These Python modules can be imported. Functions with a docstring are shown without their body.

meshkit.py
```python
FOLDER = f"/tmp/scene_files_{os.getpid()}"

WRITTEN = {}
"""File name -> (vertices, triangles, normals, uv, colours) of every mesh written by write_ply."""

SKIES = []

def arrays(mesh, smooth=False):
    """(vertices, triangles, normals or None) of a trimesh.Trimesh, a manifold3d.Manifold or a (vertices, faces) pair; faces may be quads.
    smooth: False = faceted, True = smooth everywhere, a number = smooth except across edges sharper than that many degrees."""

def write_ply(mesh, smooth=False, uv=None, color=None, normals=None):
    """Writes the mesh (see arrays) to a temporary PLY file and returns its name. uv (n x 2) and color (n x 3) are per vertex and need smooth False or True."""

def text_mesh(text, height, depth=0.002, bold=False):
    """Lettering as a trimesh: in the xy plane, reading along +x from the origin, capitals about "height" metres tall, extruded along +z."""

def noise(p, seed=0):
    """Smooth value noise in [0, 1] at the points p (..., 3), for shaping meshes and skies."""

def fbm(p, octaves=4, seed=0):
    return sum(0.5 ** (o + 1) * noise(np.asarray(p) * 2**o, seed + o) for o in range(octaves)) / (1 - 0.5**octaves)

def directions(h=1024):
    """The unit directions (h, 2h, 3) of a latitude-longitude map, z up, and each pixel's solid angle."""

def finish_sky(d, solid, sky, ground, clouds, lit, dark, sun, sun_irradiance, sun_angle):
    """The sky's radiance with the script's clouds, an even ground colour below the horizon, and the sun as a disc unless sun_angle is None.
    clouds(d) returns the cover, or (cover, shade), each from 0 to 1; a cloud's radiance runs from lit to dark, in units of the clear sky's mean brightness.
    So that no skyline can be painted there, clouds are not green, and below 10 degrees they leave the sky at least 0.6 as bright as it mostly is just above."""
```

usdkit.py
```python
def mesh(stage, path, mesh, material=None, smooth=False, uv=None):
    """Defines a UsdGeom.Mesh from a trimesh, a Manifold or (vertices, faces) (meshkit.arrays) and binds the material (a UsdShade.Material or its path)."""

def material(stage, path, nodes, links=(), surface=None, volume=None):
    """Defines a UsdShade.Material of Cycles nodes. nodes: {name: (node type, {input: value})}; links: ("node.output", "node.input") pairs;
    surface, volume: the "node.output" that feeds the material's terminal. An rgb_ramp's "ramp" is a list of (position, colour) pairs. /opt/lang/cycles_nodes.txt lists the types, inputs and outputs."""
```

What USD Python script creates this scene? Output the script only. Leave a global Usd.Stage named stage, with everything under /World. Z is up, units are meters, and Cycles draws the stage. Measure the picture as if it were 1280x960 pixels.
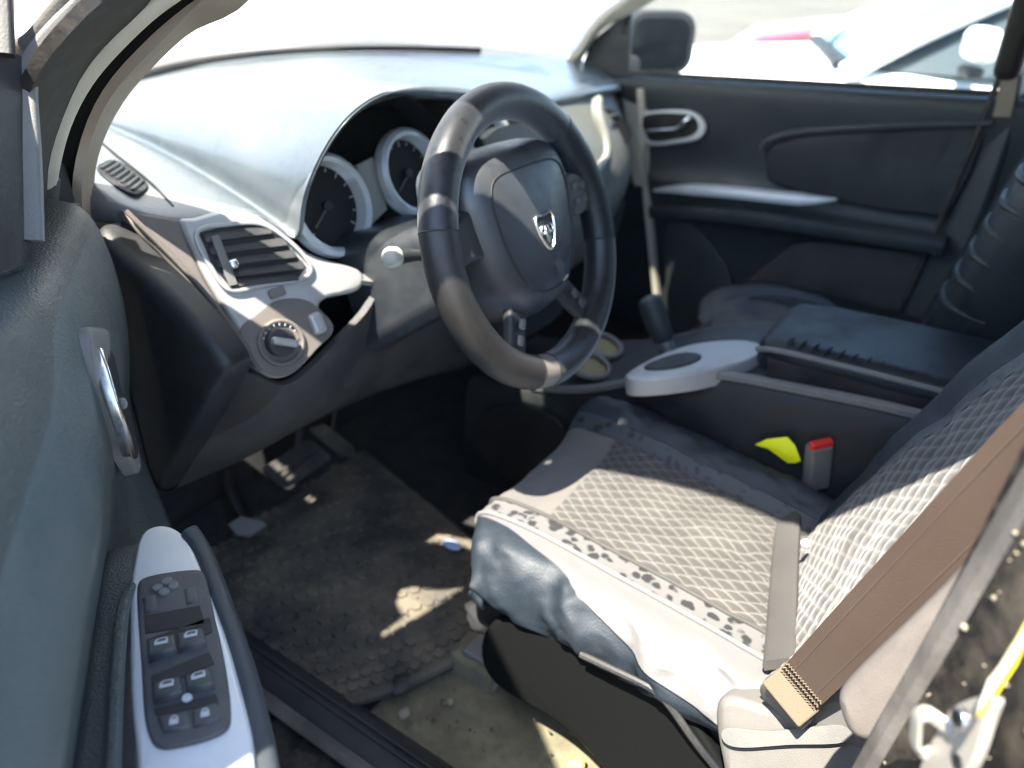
import math
import random
import numpy as np
import trimesh
import manifold3d
import shapely.geometry as sg
from scipy.interpolate import CubicSpline, RectBivariateSpline
import usdkit
import meshkit
from pxr import Gf, Sdf, Usd, UsdGeom, UsdLux, UsdShade

stage = Usd.Stage.CreateInMemory()
UsdGeom.SetStageUpAxis(stage, 'Z')
UsdGeom.SetStageMetersPerUnit(stage, 1.0)
WORLD = UsdGeom.Xform.Define(stage, '/World')
UsdGeom.Scope.Define(stage, '/World/Looks')
random.seed(7)
RNG = np.random.default_rng(7)

# ------------------------------------------------------------------ camera
cam = UsdGeom.Camera.Define(stage, '/World/camera')
cam.AddTransformOp().Set(Gf.Matrix4d(0.56146393, -0.82730544, 0.01799921, 0,
                                     0.3932658, 0.28590772, 0.8738414, 0,
                                     -0.72807985, -0.48355195, 0.48587781, 0,
                                     -1.200, -0.572, 1.332, 1))
cam.CreateHorizontalApertureAttr(20.955)
cam.CreateFocalLengthAttr(15.657)
cam.CreateClippingRangeAttr((0.02, 2000.0))
cam.CreateFStopAttr(2.0)
cam.CreateFocusDistanceAttr(0.72)
cam.CreateExposureAttr(2.45)

# ------------------------------------------------------------------ sky and sun
SUN = np.array((-.45, .02, 1.0), float)
SUN /= np.linalg.norm(SUN)
dome = UsdLux.DomeLight.Define(stage, '/World/sky')
dome.CreateIntensityAttr(1.0)
sky_mat = usdkit.material(stage, '/World/Looks/sky_material', {
    'sky': ('sky_texture', {'sky_type': 'single_scattering', 'sun_disc': False,
                            'sun_elevation': float(math.asin(SUN[2])), 'sun_rotation': float(math.atan2(SUN[0], SUN[1])),
                            'aerosol_density': .8}),
    'bg': ('background_shader', {'strength': .125})}, [('sky.color', 'bg.color')], surface='bg.background')
UsdShade.MaterialBindingAPI.Apply(dome.GetPrim()).Bind(sky_mat)
dome.GetPrim().SetCustomDataByKey('kind', 'structure')
dome.GetPrim().SetCustomDataByKey('label', 'bright hazy summer sky')
sun = UsdLux.DistantLight.Define(stage, '/World/sun')
sun.CreateIntensityAttr(1.15)
sun.CreateAngleAttr(0.6)
sun.CreateColorAttr((1.0, 0.93, 0.82))
sun.CreateNormalizeAttr(True)
_z = SUN
_x = np.cross([0, 1, 0], _z); _x /= np.linalg.norm(_x)
_y = np.cross(_z, _x)
sun.AddTransformOp().Set(Gf.Matrix4d(*_x, 0, *_y, 0, *_z, 0, 0, 0, 12, 1))


# ------------------------------------------------------------------ materials
MATS = {}
def pmat(name, color, rough=0.5, grain=0.0, gscale=900.0, dust=0.0, dustcol=(.30, .26, .20), metallic=0.0, spec=0.5, coat=0.0, coatr=.12, vary=0.0, sheen=0.0, dscale=9.0, gdist=.0015):
    """Principled plastic, leather or metal with fine grain relief and settled dust."""
    nodes = {'tc': ('texture_coordinate', {}),
             'p': ('principled_bsdf', {'base_color': color, 'roughness': rough, 'metallic': metallic, 'specular_ior_level': spec,
                                       'coat_weight': coat, 'coat_roughness': coatr, 'sheen_weight': sheen})}
    links = []
    col = None
    if vary:
        nodes['nv'] = ('noise_texture', {'scale': 14.0, 'detail': 5.0})
        nodes['mv'] = ('mix', {'color1': tuple(c * (1 - vary) for c in color), 'color2': tuple(min(1, c * (1 + vary)) for c in color)})
        links += [('tc.object', 'nv.vector'), ('nv.fac', 'mv.fac')]
        col = 'mv.color'
    if dust:
        nodes['nd'] = ('noise_texture', {'scale': dscale, 'detail': 8.0, 'roughness': .68})
        nodes['nr'] = ('map_range', {'from_min': .42, 'from_max': .72, 'to_min': 0.0, 'to_max': dust, 'clamp': True})
        nodes['md'] = ('mix', {'color1': color, 'color2': dustcol})
        nodes['rr'] = ('map_range', {'from_min': .40, 'from_max': .75, 'to_min': rough, 'to_max': min(1, rough + .35), 'clamp': True})
        links += [('tc.object', 'nd.vector'), ('nd.fac', 'nr.value'), ('nr.result', 'md.fac'), ('nd.fac', 'rr.value'), ('rr.result', 'p.roughness')]
        if col:
            links.append((col, 'md.color1'))
        col = 'md.color'
    if col:
        links.append((col, 'p.base_color'))
    if grain:
        nodes['ng'] = ('noise_texture', {'scale': gscale, 'detail': 2.0})
        nodes['b'] = ('bump', {'strength': grain, 'distance': gdist})
        links += [('tc.object', 'ng.vector'), ('ng.fac', 'b.height'), ('b.normal', 'p.normal')]
    MATS[name] = usdkit.material(stage, '/World/Looks/' + name, nodes, links, surface='p.BSDF')
    return MATS[name]


def vmat(name, lo, hi, attr, rough=.8, sheen=.3, grain=.3, gscale=1400, spec=.3, blotch=0.0):
    """Fabric or print whose second colour follows a mesh primvar."""
    nodes = {'tc': ('texture_coordinate', {}), 'a': ('attribute', {'attribute': attr}),
             'm': ('mix', {'color1': lo, 'color2': hi}), 'n': ('noise_texture', {'scale': gscale, 'detail': 2.0}),
             'b': ('bump', {'strength': grain, 'distance': .001}), 'nb': ('noise_texture', {'scale': 11.0, 'detail': 6.0}),
             'rb': ('map_range', {'from_min': .3, 'from_max': .7, 'to_min': 1 - blotch, 'to_max': 1 + blotch, 'clamp': True}),
             'mb': ('vector_math', {'math_type': 'scale'}),
             'p': ('principled_bsdf', {'roughness': rough, 'sheen_weight': sheen, 'specular_ior_level': spec})}
    links = [('a.fac', 'm.fac'), ('m.color', 'mb.vector1'), ('tc.object', 'nb.vector'), ('nb.fac', 'rb.value'), ('rb.result', 'mb.scale'),
             ('mb.vector', 'p.base_color'), ('tc.object', 'n.vector'), ('n.fac', 'b.height'), ('b.normal', 'p.normal')]
    MATS[name] = usdkit.material(stage, '/World/Looks/' + name, nodes, links, surface='p.BSDF')


def spotmat(name, base, spot, scale, rough=.55, lo=.34, hi=.42, rings=True):
    """Animal print: dark rosettes on a paler ground."""
    nodes = {'tc': ('texture_coordinate', {}), 'w': ('noise_texture', {'scale': scale * .8, 'detail': 2.0}),
             'wm': ('vector_math', {'math_type': 'multiply_add', 'vector2': (.018, .018, .018)}),
             'v': ('voronoi_texture', {'scale': scale, 'randomness': .9}),
             'r': ('rgb_ramp', {'ramp': [(0, base), (.16, base), (.22, spot), (lo, spot), (hi, base), (1, base)] if rings else [(0, spot), (lo, spot), (hi, base), (1, base)]}),
             'n': ('noise_texture', {'scale': 1200.0}), 'b': ('bump', {'strength': .25, 'distance': .001}),
             'p': ('principled_bsdf', {'roughness': rough, 'sheen_weight': .15})}
    links = [('tc.object', 'w.vector'), ('w.color', 'wm.vector1'), ('tc.object', 'wm.vector3'), ('wm.vector', 'v.vector'), ('v.distance', 'r.fac'),
             ('r.color', 'p.base_color'), ('tc.object', 'n.vector'), ('n.fac', 'b.height'), ('b.normal', 'p.normal')]
    MATS[name] = usdkit.material(stage, '/World/Looks/' + name, nodes, links, surface='p.BSDF')


def panemat(name, tint=(1, 1, 1), film=0.0, filmcol=(.8, .8, .78), base=0.0, ior=1.45):
    """Window pane: clear glass with a Fresnel reflection and a film of dust that scatters light."""
    nodes = {'t': ('transparent_bsdf', {'color': tint}), 'g': ('glossy_bsdf', {'roughness': .02, 'color': (1, 1, 1)}),
             'f': ('fresnel', {'IOR': ior}), 'm': ('mix_closure', {}),
             'tc': ('texture_coordinate', {}), 'n': ('noise_texture', {'scale': 5.0, 'detail': 8.0, 'roughness': .7}),
             'r': ('map_range', {'from_min': .35, 'from_max': .75, 'to_min': base, 'to_max': film, 'clamp': True}),
             'd': ('diffuse_bsdf', {'color': filmcol}), 'tl': ('translucent_bsdf', {'color': filmcol}), 'dm': ('mix_closure', {'fac': .6}),
             'o': ('mix_closure', {})}
    links = [('f.fac', 'm.fac'), ('t.BSDF', 'm.closure1'), ('g.BSDF', 'm.closure2'), ('tc.object', 'n.vector'), ('n.fac', 'r.value'),
             ('d.BSDF', 'dm.closure1'), ('tl.BSDF', 'dm.closure2'), ('r.result', 'o.fac'), ('m.closure', 'o.closure1'), ('dm.closure', 'o.closure2')]
    MATS[name] = usdkit.material(stage, '/World/Looks/' + name, nodes, links, surface='o.closure')


pmat('dash_plastic', (.024, .031, .037), .40, .30, 700, .06, (.20, .19, .17))
pmat('dash_pad', (.082, .098, .108), .26, .10, 700, .16, (.24, .24, .23), spec=1.0, coat=.6, coatr=.22)
pmat('strip_grey', (.050, .048, .045), .7, .35, 700, .2, (.08, .07, .058))
pmat('hub_plastic', (.019, .024, .030), .32, .10, 800, .05, spec=.9)
pmat('end_plastic', (.012, .014, .016), .42, .2, 800, .05)
pmat('matte_black', (.0045, .005, .005), .65, .3, 600, 0, spec=.12)
pmat('shaded_carpet', (.011, .012, .012), .95, .8, 420, .5, (.05, .045, .036), vary=.3, dscale=30)  # same carpet as under the seat, with footwell shade in its colour
pmat('dark_plastic', (.017, .019, .022), .45, .30, 800, .12)
pmat('console_plastic', (.015, .018, .019), .45, .3, 700, .06, spec=.4)
pmat('black_plastic', (.010, .010, .011), .5, .2, 800, .04)
pmat('knee_plastic', (.030, .029, .029), .5, .35, 700, .10, spec=.4)
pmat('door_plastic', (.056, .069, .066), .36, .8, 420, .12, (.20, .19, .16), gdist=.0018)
pmat('muddy_black', (.010, .0095, .0095), .38, .25, 260, .85, (.10, .082, .057), dscale=24, gdist=.0015)
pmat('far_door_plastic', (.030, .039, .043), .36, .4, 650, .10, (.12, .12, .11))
pmat('grey_plastic', (.13, .13, .125), .5, .3, 700, .3)
pmat('pale_plastic', (.125, .120, .112), .5, .25, 700, .35, (.18, .16, .13))
pmat('beige_trim', (.30, .255, .20), .7, .4, 900, .25, (.24, .20, .15))
pmat('cream_seal', (.62, .57, .48), .75, .4, 900, .3, (.35, .30, .22))
pmat('rubber_seal', (.070, .064, .057), .62, .3, 500, .55, (.20, .18, .155), dscale=14)
pmat('black_rubber', (.022, .022, .023), .6, .3, 500, .35)
pmat('silver_trim', (.38, .38, .375), .36, .08, 900, .35, (.28, .26, .22), metallic=.4)
pmat('switch_silver', (.60, .62, .63), .36, .05, 900, .20, (.40, .38, .34), metallic=.4)
pmat('fascia_brown', (.115, .102, .092), .5, .25, 700, .3, (.22, .19, .16))
pmat('sunlit_dash', (.135, .138, .125), .42, .2, 700, .2, (.2, .19, .16))  # dash plastic with sunlight put into a lighter colour
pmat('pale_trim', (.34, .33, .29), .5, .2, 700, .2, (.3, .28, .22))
pmat('chrome', (.80, .80, .80), .12, 0, 1, .15, (.4, .38, .33), metallic=1.0)
pmat('switch_plastic', (.045, .048, .052), .45, .15, 900, .25)
pmat('icon_white', (.40, .42, .43), .5)
pmat('leather', (.017, .0160, .0155), .32, .12, 420, .12, (.08, .068, .058))
pmat('black_leather', (.009, .012, .015), .36, .4, 420, .08, (.10, .095, .085), spec=.4)
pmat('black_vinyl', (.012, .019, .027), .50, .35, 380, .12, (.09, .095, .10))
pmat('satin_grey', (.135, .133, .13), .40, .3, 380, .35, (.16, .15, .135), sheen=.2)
pmat('plain_cover', (.105, .097, .089), .6, .35, 700, .3, (.14, .125, .105), sheen=.2)
pmat('belt_webbing', (.070, .042, .027), .75, .5, 1500, .25, (.11, .078, .052), sheen=.05)
pmat('belt_end', (.115, .088, .058), .8, .5, 900, .3, (.16, .13, .09))
pmat('belt_black', (.025, .026, .03), .7, .5, 1500, .1)
pmat('thread', (.20, .165, .12), .8)
pmat('carpet', (.155, .138, .084), .95, .8, 420, .8, (.07, .06, .04), vary=.45, sheen=.2, dscale=30)
pmat('mat_rubber', (.050, .047, .040), .75, .4, 260, 1.0, (.19, .155, .108), dscale=9)
pmat('dirt', (.12, .09, .06), .95, .6, 300, .6, (.20, .16, .11), dscale=40)
pmat('car_black', (.012, .012, .014), .22, 0, 1, .30, (.16, .13, .095), spec=.6, coat=.6, dscale=26)
pmat('jamb_black', (.012, .011, .011), .65, .2, 300, .8, (.065, .053, .038), dscale=34)
pmat('car_white', (.82, .82, .80), .28, 0, 1, .08, (.5, .47, .42), coat=.5)
pmat('car_red', (.30, .008, .008), .28, 0, 1, .1, coat=.5)
pmat('striker_metal', (.55, .52, .45), .38, .1, 400, .4, (.4, .36, .28), metallic=.7)
pmat('yellow_label', (.85, .68, .02), .5, .05, 600, .1)
pmat('label_white', (.78, .77, .72), .55, .05, 600, .15)
pmat('tag_yellow', (.82, .84, .01), .45)
pmat('button_red', (.62, .035, .03), .4, .05, 600)
pmat('tissue', (.72, .62, .48), .9, .5, 300, .3, (.5, .42, .3))
pmat('wrapper_blue', (.42, .52, .78), .4)
pmat('seed_yellow', (.55, .47, .10), .6, .3, 300, .5, (.3, .26, .08))
pmat('pebble', (.20, .17, .12), .9, .4, 200, .5)
pmat('gauge_face', (.016, .016, .016), .7, spec=.3)
pmat('gauge_display', (.20, .19, .16), .3, .1, 300, .3)
pmat('needle_red', (.7, .08, .03), .4)
pmat('lens_mirror', (.03, .035, .035), .04, metallic=1.0)  # the dark reflection is put into the mirror's tint
pmat('headliner', (.42, .40, .36), .9, .4, 900)
pmat('cup_rubber', (.20, .17, .08), .6, .3, 400, .6, (.36, .30, .16), dscale=30)
pmat('dark_bag', (.006, .008, .011), .5, .4, 260, .2)
pmat('tyre', (.02, .02, .02), .8)
pmat('rim_metal', (.5, .5, .5), .35, metallic=.9)
pmat('car_glass_dark', (.03, .045, .05), .06, spec=.8)
pmat('car_screen', (.05, .15, .175), .08, spec=.4)
vmat('quilt_fabric', (.050, .0475, .043), (.135, .127, .114), 'stitch', .85, .3, .3, blotch=.22)
spotmat('animal_print', (.125, .122, .118), (.018, .018, .018), 58.0, lo=.36, hi=.50, rings=False)
spotmat('shaded_print', (.034, .040, .046), (.005, .005, .006), 58.0, lo=.24, hi=.38, rings=False)  # same print, with the shade of the console side in its ground
spotmat('rim_print', (.012, .0135, .016), (.004, .004, .005), 75.0, .36, lo=.25, hi=.36, rings=False)
panemat('windscreen_glass', (.97, .99, .98), .26, (.88, .88, .86), .11)
panemat('side_glass', (.95, .98, .96), .02, (.8, .8, .76), .004, 1.22)

usdkit.material(stage, '/World/Looks/asphalt', {
    'tc': ('geometry', {}), 'n1': ('noise_texture', {'scale': .25, 'detail': 8.0, 'roughness': .65}), 'n2': ('noise_texture', {'scale': 60.0, 'detail': 3.0}),
    'r': ('rgb_ramp', {'ramp': [(.3, (.088, .079, .064)), (.5, (.115, .103, .084)), (.7, (.142, .128, .106))]}),
    'm': ('mix', {'mix_type': 'multiply', 'fac': .35}), 'b': ('bump', {'strength': .4, 'distance': .01}),
    'p': ('principled_bsdf', {'roughness': .9})},
    [('tc.position', 'n1.vector'), ('tc.position', 'n2.vector'), ('n1.fac', 'r.fac'), ('r.color', 'm.color1'), ('n2.color', 'm.color2'), ('m.color', 'p.base_color'),
     ('n2.fac', 'b.height'), ('b.normal', 'p.normal')], surface='p.BSDF')
MATS['asphalt'] = UsdShade.Material.Get(stage, '/World/Looks/asphalt')


# ------------------------------------------------------------------ mesh helpers
A = np.array
def unit(v):
    v = np.asarray(v, float)
    return v / max(1e-12, np.linalg.norm(v))


def cat(*ms):
    return trimesh.util.concatenate([m for m in ms if m is not None])


def spl(pts, n=24, closed=False):
    p = np.asarray(pts, float)
    if closed:
        p = np.vstack([p, p[:1]])
    t = np.r_[0, np.cumsum(np.maximum(1e-9, np.linalg.norm(np.diff(p, axis=0), axis=1)) ** .5)]
    if len(p) == 2:
        return p[0] + (p[1] - p[0]) * np.linspace(0, 1, n)[:, None]
    cs = CubicSpline(t, p, bc_type='periodic' if closed else 'natural')
    tt = np.linspace(0, t[-1], n + 1)[:-1] if closed else np.linspace(0, t[-1], n)
    return cs(tt)


def sweep(path, sec, scale=None, up=(0, 0, 1), closed=False, caps=True):
    """Closed section polygon (k x 2: side, up) along a path."""
    path = np.asarray(path, float)
    sec = np.asarray(sec, float)
    n, k = len(path), len(sec)
    if closed:
        tan = np.roll(path, -1, 0) - np.roll(path, 1, 0)
    else:
        tan = np.gradient(path, axis=0)
    vs = []
    up = np.asarray(up, float)
    for i in range(n):
        t = unit(tan[i])
        s = unit(np.cross(t, up if up.ndim == 1 else up[i]))
        w = np.cross(s, t)
        sc = 1.0 if scale is None else scale[i]
        q = sec * sc
        vs.append(path[i] + np.outer(q[:, 0], s) + np.outer(q[:, 1], w))
    v = np.vstack(vs)
    f = []
    rows = n if closed else n - 1
    for i in range(rows):
        a, b = i * k, ((i + 1) % n) * k
        for j in range(k):
            j2 = (j + 1) % k
            f += [[a + j, a + j2, b + j2], [a + j, b + j2, b + j]]
    if caps and not closed:
        for base, flip in ((0, True), ((n - 1) * k, False)):
            c = len(v)
            v = np.vstack([v, v[base:base + k].mean(0)])
            for j in range(k):
                j2 = (j + 1) % k
                f.append([c, base + j2, base + j] if flip else [c, base + j, base + j2])
    m = trimesh.Trimesh(v, np.array(f), process=False)
    if m.volume < 0:
        m.invert()
    return m


def circ(r, k=12, rx=None):
    a = np.linspace(0, 2 * np.pi, k, endpoint=False)
    return np.stack([np.cos(a) * (rx or r), np.sin(a) * r], 1)


def rrect(w, h, r, k=4):
    out = []
    for cx, cy, a0 in ((w / 2 - r, h / 2 - r, 0), (-w / 2 + r, h / 2 - r, 90), (-w / 2 + r, -h / 2 + r, 180), (w / 2 - r, -h / 2 + r, 270)):
        for a in np.radians(np.linspace(a0, a0 + 90, k)):
            out.append((cx + r * math.cos(a), cy + r * math.sin(a)))
    return A(out)


def tube(pts, r, n=24, k=12, closed=False, scale=None, up=(0, 0, 1)):
    p = spl(pts, n, closed)
    return sweep(p, circ(r, k), scale, up, closed)


def gridmesh(G):
    n, m = G.shape[:2]
    v = G.reshape(-1, 3)
    i, j = np.meshgrid(np.arange(n - 1), np.arange(m - 1), indexing='ij')
    a = (i * m + j).ravel()
    f = np.vstack([np.stack([a, a + 1, a + m + 1], 1), np.stack([a, a + m + 1, a + m], 1)])
    return v, f


def gnorm(G):
    du = np.gradient(G, axis=0); dv = np.gradient(G, axis=1)
    nn = np.cross(du, dv)
    return nn / np.maximum(1e-12, np.linalg.norm(nn, axis=2, keepdims=True))


def slab(G, t, toward=None):
    """Closed solid: a sheet G (n x m x 3) and its copy shifted by t away from 'toward' (a point the front faces)."""
    N = gnorm(G)
    if toward is not None:
        c = G.reshape(-1, 3).mean(0)
        if np.sum(N.mean((0, 1)) * (np.asarray(toward) - c)) < 0:
            N = -N
    H = G - N * t
    n, m = G.shape[:2]
    v1, f1 = gridmesh(G)
    v2, f2 = gridmesh(H)
    o = len(v1)
    rim = [i * m for i in range(n)]
    rim = [j for j in range(m)] + [i * m + m - 1 for i in range(1, n)] + [(n - 1) * m + j for j in range(m - 2, -1, -1)] + [i * m for i in range(n - 2, 0, -1)]
    f3 = []
    for a, b in zip(rim, rim[1:] + rim[:1]):
        f3 += [[b, a, a + o], [b, a + o, b + o]]
    mm = trimesh.Trimesh(np.vstack([v1, v2]), np.vstack([f1, f2[:, ::-1] + o, np.array(f3)]), process=False)
    if mm.volume < 0:
        mm.invert()
    return mm


def surf(rows, nu=24, nv=24, smooth=True):
    """Spline sheet through control rows (lists of 3-D points, equal lengths)."""
    R = np.asarray(rows, float)
    if smooth:
        R1 = np.stack([spl(r, nv) for r in R])
        return np.stack([spl(R1[:, j], nu) for j in range(nv)], 1)
    return R


def frame_of(n, up=(0, 0, 1)):
    n = unit(n)
    e1 = np.cross(up, n)
    if np.linalg.norm(e1) < 1e-3:
        e1 = np.cross((0, 1, 0), n)
    e1 = unit(e1)
    return e1, np.cross(n, e1), n


def plate(pts, n, depth=.006, bevel=.0015, smooth=0, raise_=0.0, crown=0.0):
    """A plate with an outline of 3-D points: its front lies on their plane (facing n), chamfered, 'depth' thick behind; raise_ lifts the front."""
    P = np.asarray(pts, float)
    if smooth:
        P = spl(P, smooth, True)
    c = P.mean(0)
    e1, e2, nn = frame_of(n)
    q = np.stack([(P - c) @ e1, (P - c) @ e2], 1)
    if sg.Polygon(q).exterior.is_ccw is False:
        q = q[::-1]
    d = np.roll(q, -1, 0) - q
    d /= np.maximum(1e-9, np.linalg.norm(d, axis=1, keepdims=True))
    nr = np.stack([d[:, 1], -d[:, 0]], 1)
    av = nr + np.roll(nr, 1, 0)
    L = np.maximum(.5, np.sum(av * nr, axis=1, keepdims=True))
    out = av / L
    k = len(q)
    levels = [(q, raise_ - depth), (q, raise_ - bevel), (q - out * bevel * .35, raise_ - bevel * .35), (q - out * bevel, raise_)]
    V = np.vstack([np.c_[a, np.full(k, z)] for a, z in levels])
    F = []
    for l in range(len(levels) - 1):
        for j in range(k):
            a, b = l * k + j, l * k + (j + 1) % k
            F += [[a, b, b + k], [a, b + k, a + k]]
    for l, flip in ((0, True), (len(levels) - 1, False)):
        poly = sg.Polygon(levels[l][0])
        tv, tf = trimesh.creation.triangulate_polygon(poly, engine='earcut')
        from scipy.spatial import cKDTree
        idx = cKDTree(levels[l][0]).query(tv[:, :2])[1] + l * k
        tri = idx[tf]
        a3 = V[tri]
        s = np.cross(a3[:, 1, :2] - a3[:, 0, :2], a3[:, 2, :2] - a3[:, 0, :2])
        tri[s < 0] = tri[s < 0][:, ::-1]
        F += (tri[:, ::-1] if flip else tri).tolist()
    W = c + np.outer(V[:, 0], e1) + np.outer(V[:, 1], e2) + np.outer(V[:, 2], nn)
    return trimesh.Trimesh(W, np.array(F), process=False)


def basis(o, e1, n):
    n = unit(n); e1 = unit(np.asarray(e1, float) - np.dot(e1, n) * n)
    M = np.eye(4)
    M[:3, 0], M[:3, 1], M[:3, 2], M[:3, 3] = e1, np.cross(n, e1), n, o
    return M


def rbox(w, d, h, r=.004, M=None, seg=2):
    """Rounded box centred on the origin."""
    s = trimesh.creation.icosphere(seg, r).vertices
    c = A([[x, y, z] for x in (-1, 1) for y in (-1, 1) for z in (-1, 1)]) * (A([w, d, h]) / 2 - r)
    m = trimesh.convex.convex_hull(np.vstack([s + k for k in c]))
    if M is not None:
        m.apply_transform(M)
    return m


def loft(rings, cap=True):
    """Rings of equal length (k x 3 each), closed."""
    V = np.vstack(rings)
    k = len(rings[0])
    F = []
    for l in range(len(rings) - 1):
        for j in range(k):
            a, b = l * k + j, l * k + (j + 1) % k
            F += [[a, b, b + k], [a, b + k, a + k]]
    if cap:
        for l, flip in ((0, True), (len(rings) - 1, False)):
            c = len(V); V = np.vstack([V, np.mean(rings[l], 0)])
            for j in range(k):
                a, b = l * k + j, l * k + (j + 1) % k
                F.append([c, b, a] if flip else [c, a, b])
    m = trimesh.Trimesh(V, np.array(F), process=False)
    if m.volume < 0:
        m.invert()
    return m


def disc(o, n, r, depth, bevel=.001, k=32, ry=None):
    e1, e2, nn = frame_of(n)
    a = np.linspace(0, 2 * np.pi, k, endpoint=False)
    return plate(np.asarray(o) + np.outer(np.cos(a) * r, e1) + np.outer(np.sin(a) * (ry or r), e2), n, depth, bevel)


def torus(o, n, R, r, a0=0, a1=360, k=48, kk=12, e1=None):
    f1, f2, nn = frame_of(n)
    if e1 is not None:
        f1 = unit(e1); f2 = np.cross(nn, f1)
    full = abs(a1 - a0) >= 360
    t = np.radians(np.linspace(a0, a1, k + 1)[:-1] if full else np.linspace(a0, a1, k))
    p = np.asarray(o) + R * (np.outer(np.cos(t), f1) + np.outer(np.sin(t), f2))
    return sweep(p, circ(r, kk), None, nn, full)


# ------------------------------------------------------------------ scene helpers
USED = {}
def numbered(parent, name):
    k = (parent, name)
    USED[k] = USED.get(k, -1) + 1
    return name if USED[k] == 0 else '%s_%03d' % (name, USED[k])


def tag(prim, label=None, cat_=None, group=None, kind=None):
    for k, v in (('label', label), ('category', cat_), ('group', group), ('kind', kind)):
        if v:
            prim.SetCustomDataByKey(k, v)
    return prim


def level(parent):
    """Thing > part > sub-part and no further: what belongs to a sub-part is built beside it."""
    parent = parent if isinstance(parent, str) else str(parent.GetPath())
    return '/'.join(parent.split('/')[:4])


def thing(name, label=None, cat_=None, loc=(0, 0, 0), group=None, kind=None, parent='/World'):
    parent = level(parent)
    x = UsdGeom.Xform.Define(stage, parent + '/' + numbered(parent, name))
    if any(loc):
        x.AddTranslateOp().Set(Gf.Vec3d(*map(float, loc)))
    return tag(x.GetPrim(), label, cat_, group, kind)


def obj(name, mesh, mat, parent='/World', smooth=38, label=None, cat_=None, group=None, kind=None, attr=None):
    parent = level(parent)
    path = parent + '/' + numbered(parent, name)
    m = usdkit.mesh(stage, path, mesh, MATS[mat], smooth=smooth)
    if attr:
        for k, v in attr.items():
            UsdGeom.PrimvarsAPI(m).CreatePrimvar(k, Sdf.ValueTypeNames.FloatArray, 'vertex').Set([float(x) for x in v])
    return tag(m.GetPrim(), label, cat_, group, kind)
TOC = A([-1.2, -.572, 1.332])      # a point by the open door that the cabin's faces look towards

# ------------------------------------------------------------------ ground and surroundings
gx = np.linspace(-60, 90, 61); gy = np.linspace(-70, 80, 61)
GX, GY = np.meshgrid(gx, gy, indexing='ij')
obj('ground', gridmesh(np.stack([GX, GY, np.zeros_like(GX)], 2)), 'asphalt', smooth=False, kind='structure', label='pale sandy asphalt of the parking area')


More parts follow.
